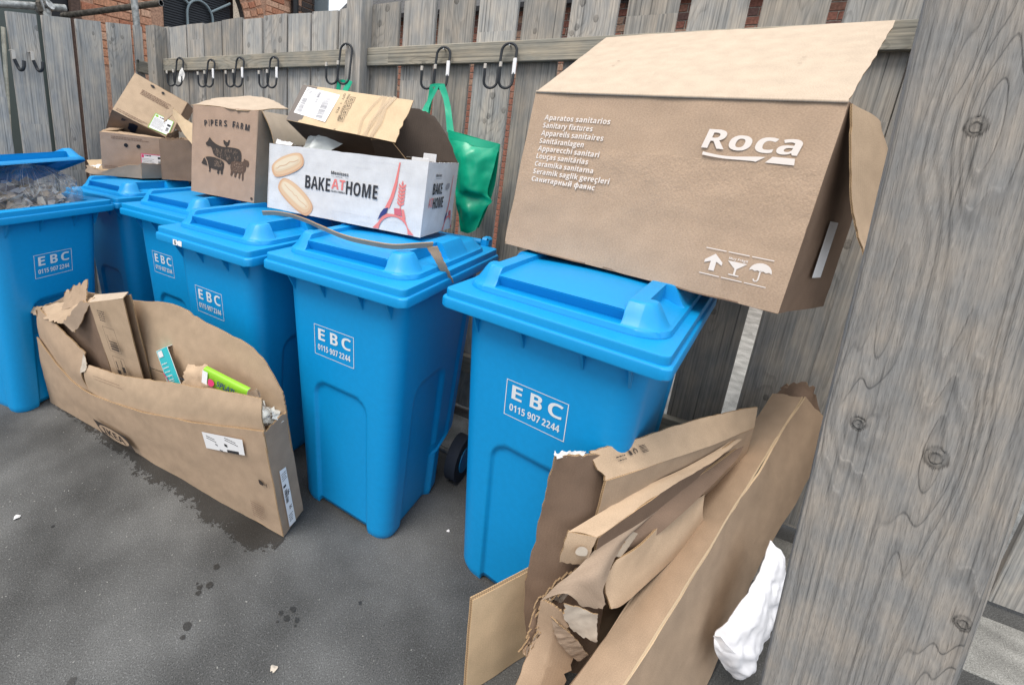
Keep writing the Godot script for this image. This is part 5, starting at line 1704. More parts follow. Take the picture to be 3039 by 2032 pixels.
	part("front_panel", sheet([[Vector3(-0.17, 0.0, 0.012), Vector3(0.02, 0.0, 0.0)], [Vector3(-0.185, 0.62, 0.006), Vector3(0.06, 0.70, 0.0)]], 14, 20, 0.004, {"amp": 0.003, "seed": 140}), card("kraft_mid", "kraft"), k)
	part("side_panel", sheet([[Vector3(-0.56, 0.0, 0.0), Vector3(-0.172, 0.0, 0.012)], [Vector3(-0.50, 0.48, -0.01), Vector3(-0.187, 0.62, 0.006)]], 14, 16, 0.004, {"amp": 0.004, "seed": 141}), card("kraft_dark", "kraft"), k)
	part("back_panel", sheet([[Vector3(-0.56, 0.0, -0.03), Vector3(0.02, 0.0, -0.03)], [Vector3(-0.46, 0.50, -0.03), Vector3(0.06, 0.70, -0.032)]], 10, 10, 0.004, {"amp": 0.003, "seed": 142}), card("kraft", "kraft"), k)
	part("top_panel", sheet([[Vector3(-0.185, 0.62, 0.006), Vector3(0.06, 0.70, 0.0)], [Vector3(-0.20, 0.635, -0.03), Vector3(0.05, 0.71, -0.032)]], 8, 3, 0.003, {"amp": 0.002, "seed": 143}), card("kraft_pale", "kraft"), k)
	st = st_new()
	p_frame(st, -0.10, 0.42, -0.025, 0.54, 0.0015)
	p_text(st, "ooo", -0.090, 0.50, 0.03, 0.012, false, 0.0, -PI / 2)
	p_bars(st, -0.085, 0.43, 0.05, 0.05, 4, false)
	p_frame(st, -0.10, 0.235, -0.025, 0.395, 0.0015)
	p_rect(st, -0.095, 0.24, -0.072, 0.325)
	p_rect(st, -0.055, 0.32, -0.035, 0.35)
	p_rect(st, -0.088, 0.33, -0.082, 0.37)
	p_rect(st, -0.050, 0.355, -0.046, 0.385)
	p_small(st, -0.10, 0.61, 0.045, 5, 0.011, 0.005)
	p_line(st, [Vector2(-0.035, 0.145), Vector2(-0.045, 0.165), Vector2(-0.065, 0.160), Vector2(-0.068, 0.140), Vector2(-0.055, 0.130)], 0.006)
	p_frame(st, -0.070, 0.195, -0.045, 0.220, 0.0015)
	print_on("packing_marks", st, M.print_dark, k.get_node("front_panel"), Vector3(0, 0, 0.0155), Vector3(0, 0.036, 0.02))
	# torn flaps folded over its top at the left
	var f := thing("torn_flaps", "torn cardboard flaps bent over the left end of the long open carton", "torn cardboard")
	var Q := func(x: float, y: float, z: float) -> Vector3: return b.transform * Vector3(x, y, z)
	part("flap", sheet([[Q.call(-0.885, 0.520, -0.06), Q.call(-0.60, 0.53, -0.04), Q.call(-0.34, 0.575, -0.03)], [Q.call(-0.80, 0.535, -0.07), Q.call(-0.50, 0.60, -0.07), Q.call(-0.20, 0.70, -0.06)], [Q.call(-0.70, 0.55, -0.085), Q.call(-0.45, 0.64, -0.09), Q.call(-0.16, 0.735, -0.08)]], 30, 12, 0.004, {"amp": 0.008, "seed": 150, "torn": [0.04, 0.005, 0.012, 0.012]}), card("kraft_mid", "torn_paper"), f)
	part("flap", sheet([[Q.call(-0.46, 0.60, -0.06), Q.call(-0.20, 0.70, -0.055)], [Q.call(-0.44, 0.70, -0.10), Q.call(-0.21, 0.80, -0.10)]], 14, 14, 0.004, {"amp": 0.008, "seed": 151, "torn": [0.03, 0.01, 0.01, 0.025]}), card("kraft", "kraft_mid"), f)
	part("flap", sheet([[Q.call(-0.30, 0.555, -0.02), Q.call(-0.27, 0.58, -0.03), Q.call(-0.16, 0.715, -0.06)], [Q.call(-0.40, 0.58, -0.03), Q.call(-0.33, 0.63, -0.04), Q.call(-0.24, 0.71, -0.06)]], 14, 10, 0.004, {"amp": 0.005, "seed": 152, "torn": [0.01, 0.01, 0.012, 0.01]}), card("kraft_grey", "kraft"), f)
	# teal box
	var t := thing("teal_box", "small teal packaging box with a dark printed side inside the long open carton", "box", Q.call(0.265, 0.385, -0.055))
	t.basis = b.basis * Basis.from_euler(Vector3(-0.15, -0.15, 0.55))
	part("front_face", sheet([[Vector3(-0.035, 0.0, 0), Vector3(0.072, 0.0, 0)], [Vector3(-0.035, 0.21, 0), Vector3(0.072, 0.21, 0)]], 4, 6, 0.002, {"amp": 0.001}), [M.teal_print, M.white_paper, M.white_paper], t)
	part("side_face", sheet([[Vector3(-0.036, 0.0, -0.045), Vector3(-0.036, 0.0, 0)], [Vector3(-0.036, 0.21, -0.045), Vector3(-0.036, 0.21, 0)]], 3, 6, 0.002, {"amp": 0.001}), [M.print_navy, M.white_paper, M.white_paper], t)
	part("top_face", sheet([[Vector3(-0.035, 0.211, 0), Vector3(0.048, 0.211, 0)], [Vector3(-0.035, 0.211, -0.045), Vector3(0.048, 0.211, -0.045)]], 3, 3, 0.002, {"amp": 0.0}), [M.teal_print, M.white_paper, M.white_paper], t)
	st = st_new()
	p_rect(st, -0.022, 0.180, 0.020, 0.205)
	p_line(st, [Vector2(-0.034, 0.03), Vector2(-0.010, 0.02), Vector2(-0.002, 0.004)], 0.004)
	p_small(st, -0.02, 0.15, 0.055, 7, 0.017, 0.004)
	p_frame(st, 0.005, 0.075, 0.035, 0.10, 0.0015)
	print_on("print", st, M.label_white, t, Vector3(0, 0, 0.0022))
	st = st_new()
	p_line(st, [Vector2(-0.034, 0.12), Vector2(-0.018, 0.09), Vector2(-0.002, 0.035)], 0.006)
	print_on("print", st, M.print_pink, t, Vector3(0, 0, 0.0028))
	# green packet
	var g := thing("green_packet", "green and white printed packet inside the long open carton", "packet", Q.call(0.588, 0.588, -0.045))
	g.basis = b.basis * Basis.from_euler(Vector3(-0.15, 0.1, -0.20))
	part("sleeve", sheet([[Vector3(-0.095, -0.035, 0), Vector3(0.095, -0.035, 0)], [Vector3(-0.095, 0.02, 0.004), Vector3(0.095, 0.018, 0.004)], [Vector3(-0.093, 0.026, -0.012), Vector3(0.095, 0.024, -0.012)]], 10, 6, 0.002, {"amp": 0.002}), [M.lime, M.white_paper, M.white_paper], g)
	st = st_new()
	p_rect(st, -0.095, -0.033, -0.072, 0.018)
	print_on("print", st, M.label_white, g, Vector3(0, 0, 0.0075))
	st = st_new()
	p_text(st, "SPLAT!", -0.030, -0.018, 0.075, 0.022, true, 0.15)
	print_on("print", st, M.print_navy, g, Vector3(0, 0, 0.0078))
	st = st_new()
	blob(st, [Vector2(-0.066, -0.028), Vector2(-0.066, -0.006), Vector2(-0.050, -0.002), Vector2(-0.040, -0.014), Vector2(-0.050, -0.030)])
	print_on("print", st, M.print_pink, g, Vector3(0, 0, 0.0078))
	# kraft scraps and a crushed clear cup
	single("crumpled_kraft", sheet([[Q.call(0.32, 0.44, -0.03), Q.call(0.50, 0.46, -0.03), Q.call(0.64, 0.50, -0.03)], [Q.call(0.33, 0.53, -0.05), Q.call(0.45, 0.545, -0.05), Q.call(0.60, 0.55, -0.045)], [Q.call(0.34, 0.56, -0.09), Q.call(0.46, 0.60, -0.085), Q.call(0.58, 0.57, -0.08)]], 16, 12, 0.003, {"amp": 0.02, "freq": 9.0, "seed": 160, "torn": [0.02, 0.02, 0.0, 0.02]}), card("kraft_mid", "kraft"), "crumpled kraft paper piece inside the long open carton beside the green packet", "paper")
	st = st_new()
	st.set_smooth_group(0)
	var nz := FastNoiseLite.new()
	nz.seed = 9
	nz.frequency = 22.0
	var loops := []
	for j in 9:
		var lp := []
		for i in 18:
			var a := -TAU * i / 18.0
			var r := 0.028 + 0.006 * sin(j * 0.9)
			var p := Vector3(cos(a) * r, j * 0.014, sin(a) * r)
			lp.append(p + Vector3(nz.get_noise_3dv(p), nz.get_noise_3dv(p + Vector3.ONE) * 0.5, nz.get_noise_3dv(p - Vector3.ONE)) * 0.022)
		loops.append(lp)
	loft(st, loops, true)
	single("clear_cup", done(st, true), M.film, "crushed clear plastic cup at the right end of the long open carton", "plastic cup", "", Q.call(0.735, 0.47, -0.06), Vector3(0.3, 0, 0.3))
	st = st_new()
	for q in 14:
		var p: Vector3 = Q.call(rng.randf_range(0.70, 0.775), rng.randf_range(0.42, 0.50), rng.randf_range(-0.095, -0.03))
		var a := Vector3(rng.randf_range(-1, 1), rng.randf_range(-0.3, 1), rng.randf_range(-1, 1)).normalized() * 0.03
		var c := a.cross(Vector3(0.3, 0.8, 0.1)).normalized() * 0.01
		quad(st, p - a - c, p + a - c, p + a + c, p - a + c)
	single("plastic_shreds", done(st), M.film_milky, "white plastic shreds around the crushed clear cup", "plastic scraps")

# ---------------------------------------------------------------- the heap of flattened cardboard beside the near post
func heap() -> void:
	# long closed carton, far end leaning on the fence, near end on the ground
	var b := thing("tan_carton", "long pale tan carton leaning on the back fence beside the near post", "cardboard box")
	var F := Vector3(0.468, 0.616, -2.0)
	var a := Vector3(-0.365, -0.326, 0.872)
	var t := Vector3(0.058, 0.050, 0.070)
	var L := 1.86
	var ridge0 := F + t
	var ridge1 := F + t + a * L
	var left1 := F + a * (L - 0.02)
	part("top_face", sheet([[F, ridge0], [F + a * L * 0.5, F + t * 1.06 + a * L * 0.5], [left1, ridge1]].map(func(r): return [r[0], r[0].lerp(r[1], 0.5) + Vector3(0, 0.004, 0), r[1]]), 6, 50, 0.005, {"amp": 0.006, "seed": 170, "torn": [0, 0, 0.006, 0]}), card("kraft_tan", "kraft", false), b)
	var Wf := Vector3(0.640, 0.535, -1.965)
	var Q := Vector3(0.338, 0.030, -1.385)
	part("side_face", sheet([[ridge0, ridge0.lerp(Wf, 0.6) + Vector3(0.008, 0.006, 0), Wf], [ridge0 + a * 0.5, (ridge0 + a * 0.5).lerp(Wf.lerp(Q, 0.6), 0.5), Wf.lerp(Q, 0.6)], [ridge0 + a * 0.95, (ridge0 + a * 0.95).lerp(Vector3(0.335, 0.008, -1.30), 0.5), Vector3(0.335, 0.008, -1.30)], [ridge0 + a * 1.4, (ridge0 + a * 1.4).lerp(Vector3(0.09, 0.006, -0.74), 0.5), Vector3(0.09, 0.006, -0.74)], [ridge1, ridge1, ridge1 + Vector3(0.02, -0.002, 0)]], 14, 50, 0.005, {"amp": 0.008, "seed": 171, "torn": [0, 0, 0.01, 0]}), card("kraft_tan", "kraft", false), b)
	part("left_face", sheet([[F + Vector3(-0.03, -0.20, 0.0), F], [F + a * 0.7 + Vector3(-0.05, -0.20, 0.02), F + a * 0.7], [F + a * 1.3 + Vector3(-0.04, -0.12, 0.02), F + a * 1.3], [left1 + Vector3(-0.01, -0.008, 0), left1]], 5, 30, 0.005, {"amp": 0.005, "seed": 172}), card("kraft_mid", "kraft", false), b)
	# dark open end with a torn inner flap
	part("end_flap", sheet([[F + Vector3(0.0, -0.01, 0.012), ridge0 + Vector3(0, -0.006, 0.01), Wf + Vector3(-0.03, 0.0, 0.01)], [F + Vector3(0.018, 0.052, -0.012), ridge0 + Vector3(0.02, 0.05, -0.008), Wf + Vector3(-0.03, 0.03, -0.02)]], 16, 8, 0.004, {"amp": 0.012, "freq": 10.0, "seed": 173, "torn": [0.01, 0.02, 0, 0.025]}), card("kraft_dark", "kraft_grey"), b)
	# opened carton against the near bin
	b = thing("open_carton", "flattened open carton leaning on the right-hand bin with ripped white-lined end", "cardboard box")
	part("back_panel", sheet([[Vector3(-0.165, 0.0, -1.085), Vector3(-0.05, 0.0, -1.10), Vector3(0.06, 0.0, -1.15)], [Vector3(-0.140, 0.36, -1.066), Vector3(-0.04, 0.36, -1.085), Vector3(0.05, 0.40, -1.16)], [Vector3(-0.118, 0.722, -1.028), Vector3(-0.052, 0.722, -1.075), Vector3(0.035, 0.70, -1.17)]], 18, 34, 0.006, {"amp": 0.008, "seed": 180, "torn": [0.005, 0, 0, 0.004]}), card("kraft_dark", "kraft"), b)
	part("ripped_liner", sheet([[Vector3(-0.121, 0.712, -1.022), Vector3(-0.054, 0.714, -1.068)], [Vector3(-0.120, 0.732, -1.034), Vector3(-0.052, 0.729, -1.080)]], 24, 4, 0.0015, {"amp": 0.010, "freq": 20.0, "seed": 181, "torn": [0.004, 0.004, 0.012, 0.006]}), [M.white_paper, M.white_paper, M.white_paper], b)
	var tp := part("top_panel", sheet([[Vector3(-0.002, 0.665, -1.084), Vector3(0.099, 0.67, -1.217), Vector3(0.233, 0.655, -1.427), Vector3(0.367, 0.63, -1.666)], [Vector3(-0.051, 0.722, -1.088), Vector3(0.044, 0.737, -1.191), Vector3(0.205, 0.722, -1.446), Vector3(0.365, 0.69, -1.69)]], 40, 8, 0.006, {"amp": 0.006, "seed": 182, "torn": [0.018, 0, 0, 0.003]}), card("kraft_mid", "kraft_dark"), b)
	part("front_panel", sheet([[Vector3(-0.012, 0.02, -1.115), Vector3(0.10, 0.03, -1.26), Vector3(0.35, 0.05, -1.64)], [Vector3(-0.010, 0.35, -1.115), Vector3(0.10, 0.36, -1.262), Vector3(0.36, 0.36, -1.655)], [Vector3(-0.002, 0.664, -1.082), Vector3(0.099, 0.669, -1.215), Vector3(0.367, 0.629, -1.664)]], 30, 16, 0.006, {"amp": 0.006, "seed": 183, "torn": [0.012, 0, 0, 0]}), card("kraft", "kraft_dark"), b)
	var st := st_new()
	p_small(st, 0.0, 0.0, 0.035, 2, 0.010, 0.003)
	p_bars(st, 0.082, -0.008, 0.020, 0.022, 6, false)
	p_poly(st, PackedVector2Array([Vector2(0.043, -0.004), Vector2(0.051, -0.004), Vector2(0.051, 0.006), Vector2(0.047, 0.011), Vector2(0.043, 0.006)]))
	p_line(st, [Vector2(0.060, -0.004), Vector2(0.058, 0.004), Vector2(0.064, 0.010)], 0.003)
	p_line(st, [Vector2(0.068, -0.002), Vector2(0.070, 0.006), Vector2(0.064, 0.011)], 0.003)
	var pr := part("printed_marks", st.commit(), M.print_dark, tp, Vector3(0.008, 0.706, -1.129))
	var ex := Vector3(0.62, 0.06, -0.79).normalized()
	var ey := (Vector3(-0.052, 0.064, 0.012)).normalized()
	pr.basis = Basis(ex, ey, ex.cross(ey).normalized())
	pr.position += pr.basis.z * 0.006
	# folded strip with a sticker scar
	b = thing("folded_strip", "long folded cardboard strip with a pale sticker scar on its bent end", "torn cardboard")
	part("strip", sheet([[Vector3(0.007, 0.53, -1.052), Vector3(0.142, 0.60, -1.243), Vector3(0.252, 0.61, -1.433), Vector3(0.37, 0.61, -1.69)], [Vector3(-0.030, 0.533, -1.040), Vector3(0.112, 0.605, -1.222), Vector3(0.225, 0.618, -1.405), Vector3(0.36, 0.625, -1.68)], [Vector3(-0.058, 0.53, -1.027), Vector3(0.080, 0.60, -1.199), Vector3(0.200, 0.62, -1.372), Vector3(0.34, 0.62, -1.633)]], 44, 6, 0.006, {"amp": 0.004, "seed": 190, "torn": [0, 0, 0.004, 0]}), card("kraft_mid", "kraft_dark"), b)
	var en := part("bent_end", sheet([[Vector3(-0.065, 0.43, -1.030), Vector3(-0.006, 0.428, -1.052)], [Vector3(-0.064, 0.49, -1.020), Vector3(0.0, 0.488, -1.046)], [Vector3(-0.058, 0.531, -1.026), Vector3(0.007, 0.531, -1.051)]], 10, 10, 0.006, {"amp": 0.003, "seed": 191, "torn": [0.004, 0.002, 0.006, 0]}), card("kraft_mid", "kraft_dark"), b)
	st = st_new()
	blob(st, [Vector2(-0.014, -0.004), Vector2(-0.008, 0.010), Vector2(0.004, 0.013), Vector2(0.013, 0.006), Vector2(0.012, -0.009), Vector2(0.0, -0.013), Vector2(-0.010, -0.012)])
	part("sticker_scar", st.commit(), M.torn_paper, en, Vector3(-0.021, 0.492, -1.0295), Vector3(-0.06, 0.36, 0))
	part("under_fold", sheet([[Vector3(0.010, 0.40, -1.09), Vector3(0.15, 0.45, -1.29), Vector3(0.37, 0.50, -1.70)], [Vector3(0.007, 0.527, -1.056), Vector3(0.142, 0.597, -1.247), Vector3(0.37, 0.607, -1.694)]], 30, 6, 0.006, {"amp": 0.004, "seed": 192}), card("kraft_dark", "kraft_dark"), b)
	# curled sheet
	b = thing("curled_sheet", "large curled sheet of brown cardboard with serrated cut edges in the middle of the heap", "torn cardboard")
	part("top_sheet", sheet([[Vector3(-0.087, 0.35, -0.974), Vector3(-0.056, 0.41, -0.991), Vector3(-0.027, 0.44, -1.017), Vector3(0.03, 0.49, -1.11), Vector3(0.18, 0.54, -1.34), Vector3(0.31, 0.565, -1.60)], [Vector3(-0.034, 0.40, -0.983), Vector3(-0.013, 0.42, -1.0), Vector3(0.018, 0.45, -1.03), Vector3(0.055, 0.488, -1.125), Vector3(0.19, 0.552, -1.35), Vector3(0.32, 0.575, -1.60)], [Vector3(0.0, 0.37, -1.0), Vector3(0.05, 0.365, -1.035), Vector3(0.037, 0.42, -1.044), Vector3(0.077, 0.49, -1.171), Vector3(0.201, 0.56, -1.365), Vector3(0.33, 0.585, -1.60)]], 44, 14, 0.004, {"amp": 0.003, "seed": 200, "torn": [0.006, 0, 0, 0.004], "torn_freq": 90.0}), card("kraft_mid", "kraft_grey"), b)
	part("shaded_leaf", sheet([[Vector3(0.081, 0.44, -1.158), Vector3(0.134, 0.47, -1.211), Vector3(0.181, 0.51, -1.272), Vector3(0.246, 0.53, -1.402), Vector3(0.326, 0.56, -1.572)], [Vector3(0.063, 0.455, -1.126), Vector3(0.077, 0.49, -1.171), Vector3(0.123, 0.525, -1.238), Vector3(0.201, 0.56, -1.365), Vector3(0.372, 0.60, -1.702)]], 30, 6, 0.004, {"amp": 0.003, "seed": 203}), card("kraft_dark", "kraft_grey"), b)  # shade between the sheets painted in as darker kraft
	part("lower_sheet", sheet([[Vector3(0.065, 0.345, -1.056), Vector3(0.094, 0.33, -1.108), Vector3(0.17, 0.37, -1.23), Vector3(0.26, 0.42, -1.40)], [Vector3(0.039, 0.40, -1.065), Vector3(0.110, 0.41, -1.16), Vector3(0.17, 0.42, -1.24), Vector3(0.248, 0.47, -1.393)], [Vector3(0.054, 0.44, -1.105), Vector3(0.104, 0.47, -1.161), Vector3(0.164, 0.50, -1.273), Vector3(0.248, 0.50, -1.425)]], 30, 14, 0.004, {"amp": 0.004, "seed": 201, "torn": [0.008, 0, 0, 0]}), card("kraft_mid", "kraft_grey"), b)
	part("small_leaf", sheet([[Vector3(0.050, 0.452, -1.100), Vector3(0.066, 0.445, -1.12)], [Vector3(0.078, 0.494, -1.165), Vector3(0.098, 0.480, -1.185)]], 8, 14, 0.005, {"amp": 0.004, "seed": 202, "torn": [0.004, 0.004, 0.01, 0]}), card("kraft_worn", "kraft"), b)
	# double-wall panel standing at the front
	b = thing("corrugated_panel", "stiff double-wall cardboard panel standing at the front left of the heap", "cardboard panel")
	part("panel", sheet([[Vector3(-0.222, 0.004, -0.905), Vector3(-0.07, 0.004, -1.16)], [Vector3(-0.239, 0.30, -0.919), Vector3(-0.074, 0.302, -1.192)]], 16, 16, 0.011, {"amp": 0.003, "seed": 210}), card("kraft_tan", "kraft"), b)
	# torn roll in front of the curled sheet
	b = thing("torn_sheet", "torn brown cardboard sheet with a ragged hole showing corrugation", "torn cardboard")
	part("front_sheet", sheet([[Vector3(-0.125, 0.006, -0.90), Vector3(-0.06, 0.006, -0.93), Vector3(0.0, 0.006, -0.97)], [Vector3(-0.092, 0.20, -0.986), Vector3(-0.047, 0.20, -0.985), Vector3(0.012, 0.16, -1.032)], [Vector3(-0.087, 0.36, -0.970), Vector3(-0.054, 0.375, -0.958), Vector3(-0.022, 0.35, -0.975)]], 20, 24, 0.004, {"amp": 0.003, "seed": 220, "lin_u": true, "torn": [0.004, 0.02, 0, 0.006]}), card("kraft", "kraft_dark"), b)
	part("inner_corrugation", sheet([[Vector3(-0.059, 0.33, -0.966), Vector3(-0.034, 0.25, -0.980), Vector3(0.019, 0.17, -1.025)], [Vector3(-0.041, 0.32, -0.964), Vector3(-0.001, 0.27, -1.0), Vector3(0.038, 0.20, -1.035)]], 40, 6, 0.003, {"amp": 0.004, "freq": 40.0, "seed": 221, "torn": [0, 0, 0.004, 0.004]}), card("kraft_grey", "kraft_dark"), b)
	part("ragged_liner", sheet([[Vector3(-0.002, 0.28, -1.0), Vector3(0.052, 0.25, -1.032)], [Vector3(-0.030, 0.34, -0.970), Vector3(0.045, 0.31, -1.022)], [Vector3(-0.036, 0.40, -0.955), Vector3(0.039, 0.36, -1.012)]], 14, 14, 0.002, {"amp": 0.006, "freq": 14.0, "seed": 222, "torn": [0.008, 0.003, 0.008, 0.004]}), card("torn_paper", "kraft"), b)
	# shreds between the panel and the roll
	b = thing("shredded_edges", "ragged torn cardboard layers squeezed between the stiff panel and the curled sheet", "torn cardboard")
	for k in 5:
		var o := Vector3(k * 0.006, -k * 0.004, -k * 0.004)
		part("layer", sheet([[Vector3(-0.115, 0.16, -0.955) + o, Vector3(-0.05, 0.20, -1.06) + o], [Vector3(-0.105, 0.26, -0.975) + o, Vector3(-0.04, 0.33, -1.07) + o], [Vector3(-0.092, 0.34, -1.0) + o, Vector3(-0.026, 0.41, -1.065) + o]], 20, 16, 0.003, {"amp": 0.012, "freq": 11.0, "seed": 230 + k, "torn": [0.02, 0.0, 0.03, 0.035]}), card(["kraft_dark", "kraft", "kraft_grey", "torn_paper"][k % 4], "kraft"), b)
	# white bag caught beside the tan carton
	var ring := func(c: Vector3, dirs: Array) -> Array: return dirs.map(func(d): return c + d)
	b = thing("white_bag", "white plastic bag caught between the tan carton and the near post", "plastic bag")
	part("film", sheet([[Vector3(0.412, 0.425, -1.440), Vector3(0.425, 0.415, -1.438), Vector3(0.440, 0.405, -1.445)], [Vector3(0.385, 0.355, -1.355), Vector3(0.420, 0.36, -1.375), Vector3(0.462, 0.345, -1.425)], [Vector3(0.345, 0.285, -1.285), Vector3(0.400, 0.31, -1.320), Vector3(0.458, 0.275, -1.400)], [Vector3(0.312, 0.225, -1.245), Vector3(0.375, 0.235, -1.265), Vector3(0.440, 0.19, -1.350)], [Vector3(0.335, 0.165, -1.245), Vector3(0.385, 0.155, -1.255), Vector3(0.430, 0.130, -1.320)], [Vector3(0.378, 0.105, -1.280), Vector3(0.402, 0.100, -1.290), Vector3(0.420, 0.105, -1.312)]], 34, 44, 0.003, {"amp": 0.016, "freq": 12.0, "seed": 240}), [M.white_film, M.white_film, M.white_film], b)
	part("folded_lip", sheet([[Vector3(0.310, 0.230, -1.243), Vector3(0.330, 0.20, -1.238)], [Vector3(0.322, 0.245, -1.235), Vector3(0.36, 0.215, -1.238)]], 12, 8, 0.002, {"amp": 0.008, "freq": 15.0, "seed": 241}), [M.white_film, M.white_film, M.white_film], b)

# ---------------------------------------------------------------- bags, hooks, small things
func hooks() -> void:
	# a bent bar: an arch at the top, both legs ending in a J towards the left
	var spots := [[-3.001, 1.874, "black double storage hook nearest the corner post, a crumpled paper tag on it", 1.0], [-2.675, 1.854, "black double storage hook with a white tag, second from the corner post", 0.93], [-2.401, 1.858, "black double storage hook with a white tag, third from the corner post", 0.95], [-2.108, 1.853, "black double storage hook with a curled white tie, fourth from the corner post", 0.95], [-1.538, 1.889, "black double storage hook hung on the middle fence post holding green straps", 1.08], [-1.006, 1.861, "black double storage hook carrying the green shopping bag", 1.02], [-0.690, 1.864, "empty black double storage hook right of the green shopping bag", 1.02]]
	for i in spots.size():
		var s: Array = spots[i]
		var k: float = s[3]
		var b := thing("storage_hook", s[2], "hook", Vector3(s[0], s[1], -2.075 if i != 4 else -2.020), Vector3(0, 0.12, 0.0), "black double storage hooks on the back fence")
		var st := st_new()
		var hw := 0.032 * k
		var r := 0.0058
		var lf := []
		var rt := []
		for a in 9:
			lf.append(Vector3(-cos(PI * a / 16.0 - 0.0) * hw, sin(PI * a / 16.0) * hw - hw, 0.0))
		lf.reverse()
		for a in 9:
			rt.append(Vector3(cos(PI * a / 16.0) * hw, sin(PI * a / 16.0) * hw - hw, 0.0))
		rt.reverse()
		var bot := -0.158 * k
		var u := 0.027 * k
		lf.append(Vector3(-hw - 0.002, -0.10 * k, 0.010))
		for a in 9:
			lf.append(Vector3(-hw - 0.003 - u + cos(PI * a / 8.0) * u, bot - sin(PI * a / 8.0) * u, 0.018 + 0.002 * a))
		lf.append(Vector3(-hw - 0.003 - 2 * u, bot + 0.062 * k, 0.036))
		rt.append(Vector3(hw, -0.10 * k, 0.012))
		for a in 9:
			rt.append(Vector3(hw - u + cos(PI * a / 8.0) * u, bot - sin(PI * a / 8.0) * u, 0.022 + 0.002 * a))
		rt.append(Vector3(hw - 2 * u, bot + 0.068 * k, 0.040))
		tube(st, lf, r, 10)
		tube(st, rt, r, 10)
		part("bar", done(st, true), M.hook_rubber, b)
		for e in [lf[lf.size() - 1], rt[rt.size() - 1]]:
			st = st_new()
			tube(st, [e - Vector3(0, 0.010, 0), e + Vector3(0, 0.010, 0.0)], 0.0070, 12)
			part("end_cap", done(st, true), M.hook_cap, b)
		if i == 0:
			part("paper_tag", sheet([[Vector3(0.0, -0.155, 0.022), Vector3(0.028, -0.165, 0.022)], [Vector3(0.010, -0.11, 0.026), Vector3(0.060, -0.12, 0.02)], [Vector3(0.040, -0.065, 0.022), Vector3(0.050, -0.07, 0.022)]], 10, 10, 0.001, {"amp": 0.008, "freq": 18.0, "seed": 250, "torn": [0.004, 0.004, 0.004, 0.004]}), [M.white_paper, M.white_paper, M.white_paper], b)
		elif i != 4:
			st = st_new()
			box(st, Vector3(hw - 0.008, -0.128 * k, 0.014), Vector3(hw + 0.008, -0.062 * k, 0.021), 0.002)
			part("white_tag", done(st), M.label_white, b)
		st = st_new()
		tube(st, [Vector3(0, -0.008, -0.03), Vector3(0, -0.008, 0.008)], 0.003, 8)
		part("nail", done(st, true), M.steel, b)
	# two hooks over the side fence rail
	var n := 0
	for z in [-1.296, -1.393]:
		var b := thing("rail_hook", ["white and dark coated hook over the side fence rail, left of its twin", "white and dark coated hook over the side fence rail, nearer the corner"][n], "hook", Vector3(-3.462, 1.80 + n * 0.008, z), Vector3.ZERO, "hooks over the side fence rail")
		n += 1
		var st := st_new()
		box(st, Vector3(0.001, -0.05, -0.009), Vector3(0.007, 0.0, 0.009), 0.001)
		box(st, Vector3(-0.036, 0.0, -0.009), Vector3(0.007, 0.005, 0.009), 0.001)
		part("strap", done(st), M.hook_cap, b)
		st = st_new()
		var pts := [Vector3(0.005, -0.045, 0)]
		for a in 11:
			pts.append(Vector3(0.029 - cos(PI * a / 10.0) * 0.024, -0.082 - sin(PI * a / 10.0) * 0.024, -0.012 - 0.0015 * a))
		pts.append(Vector3(0.053, -0.052, -0.030))
		tube(st, pts, 0.0095, 10)
		part("coated_hook", done(st, true), M.hook_rubber, b)

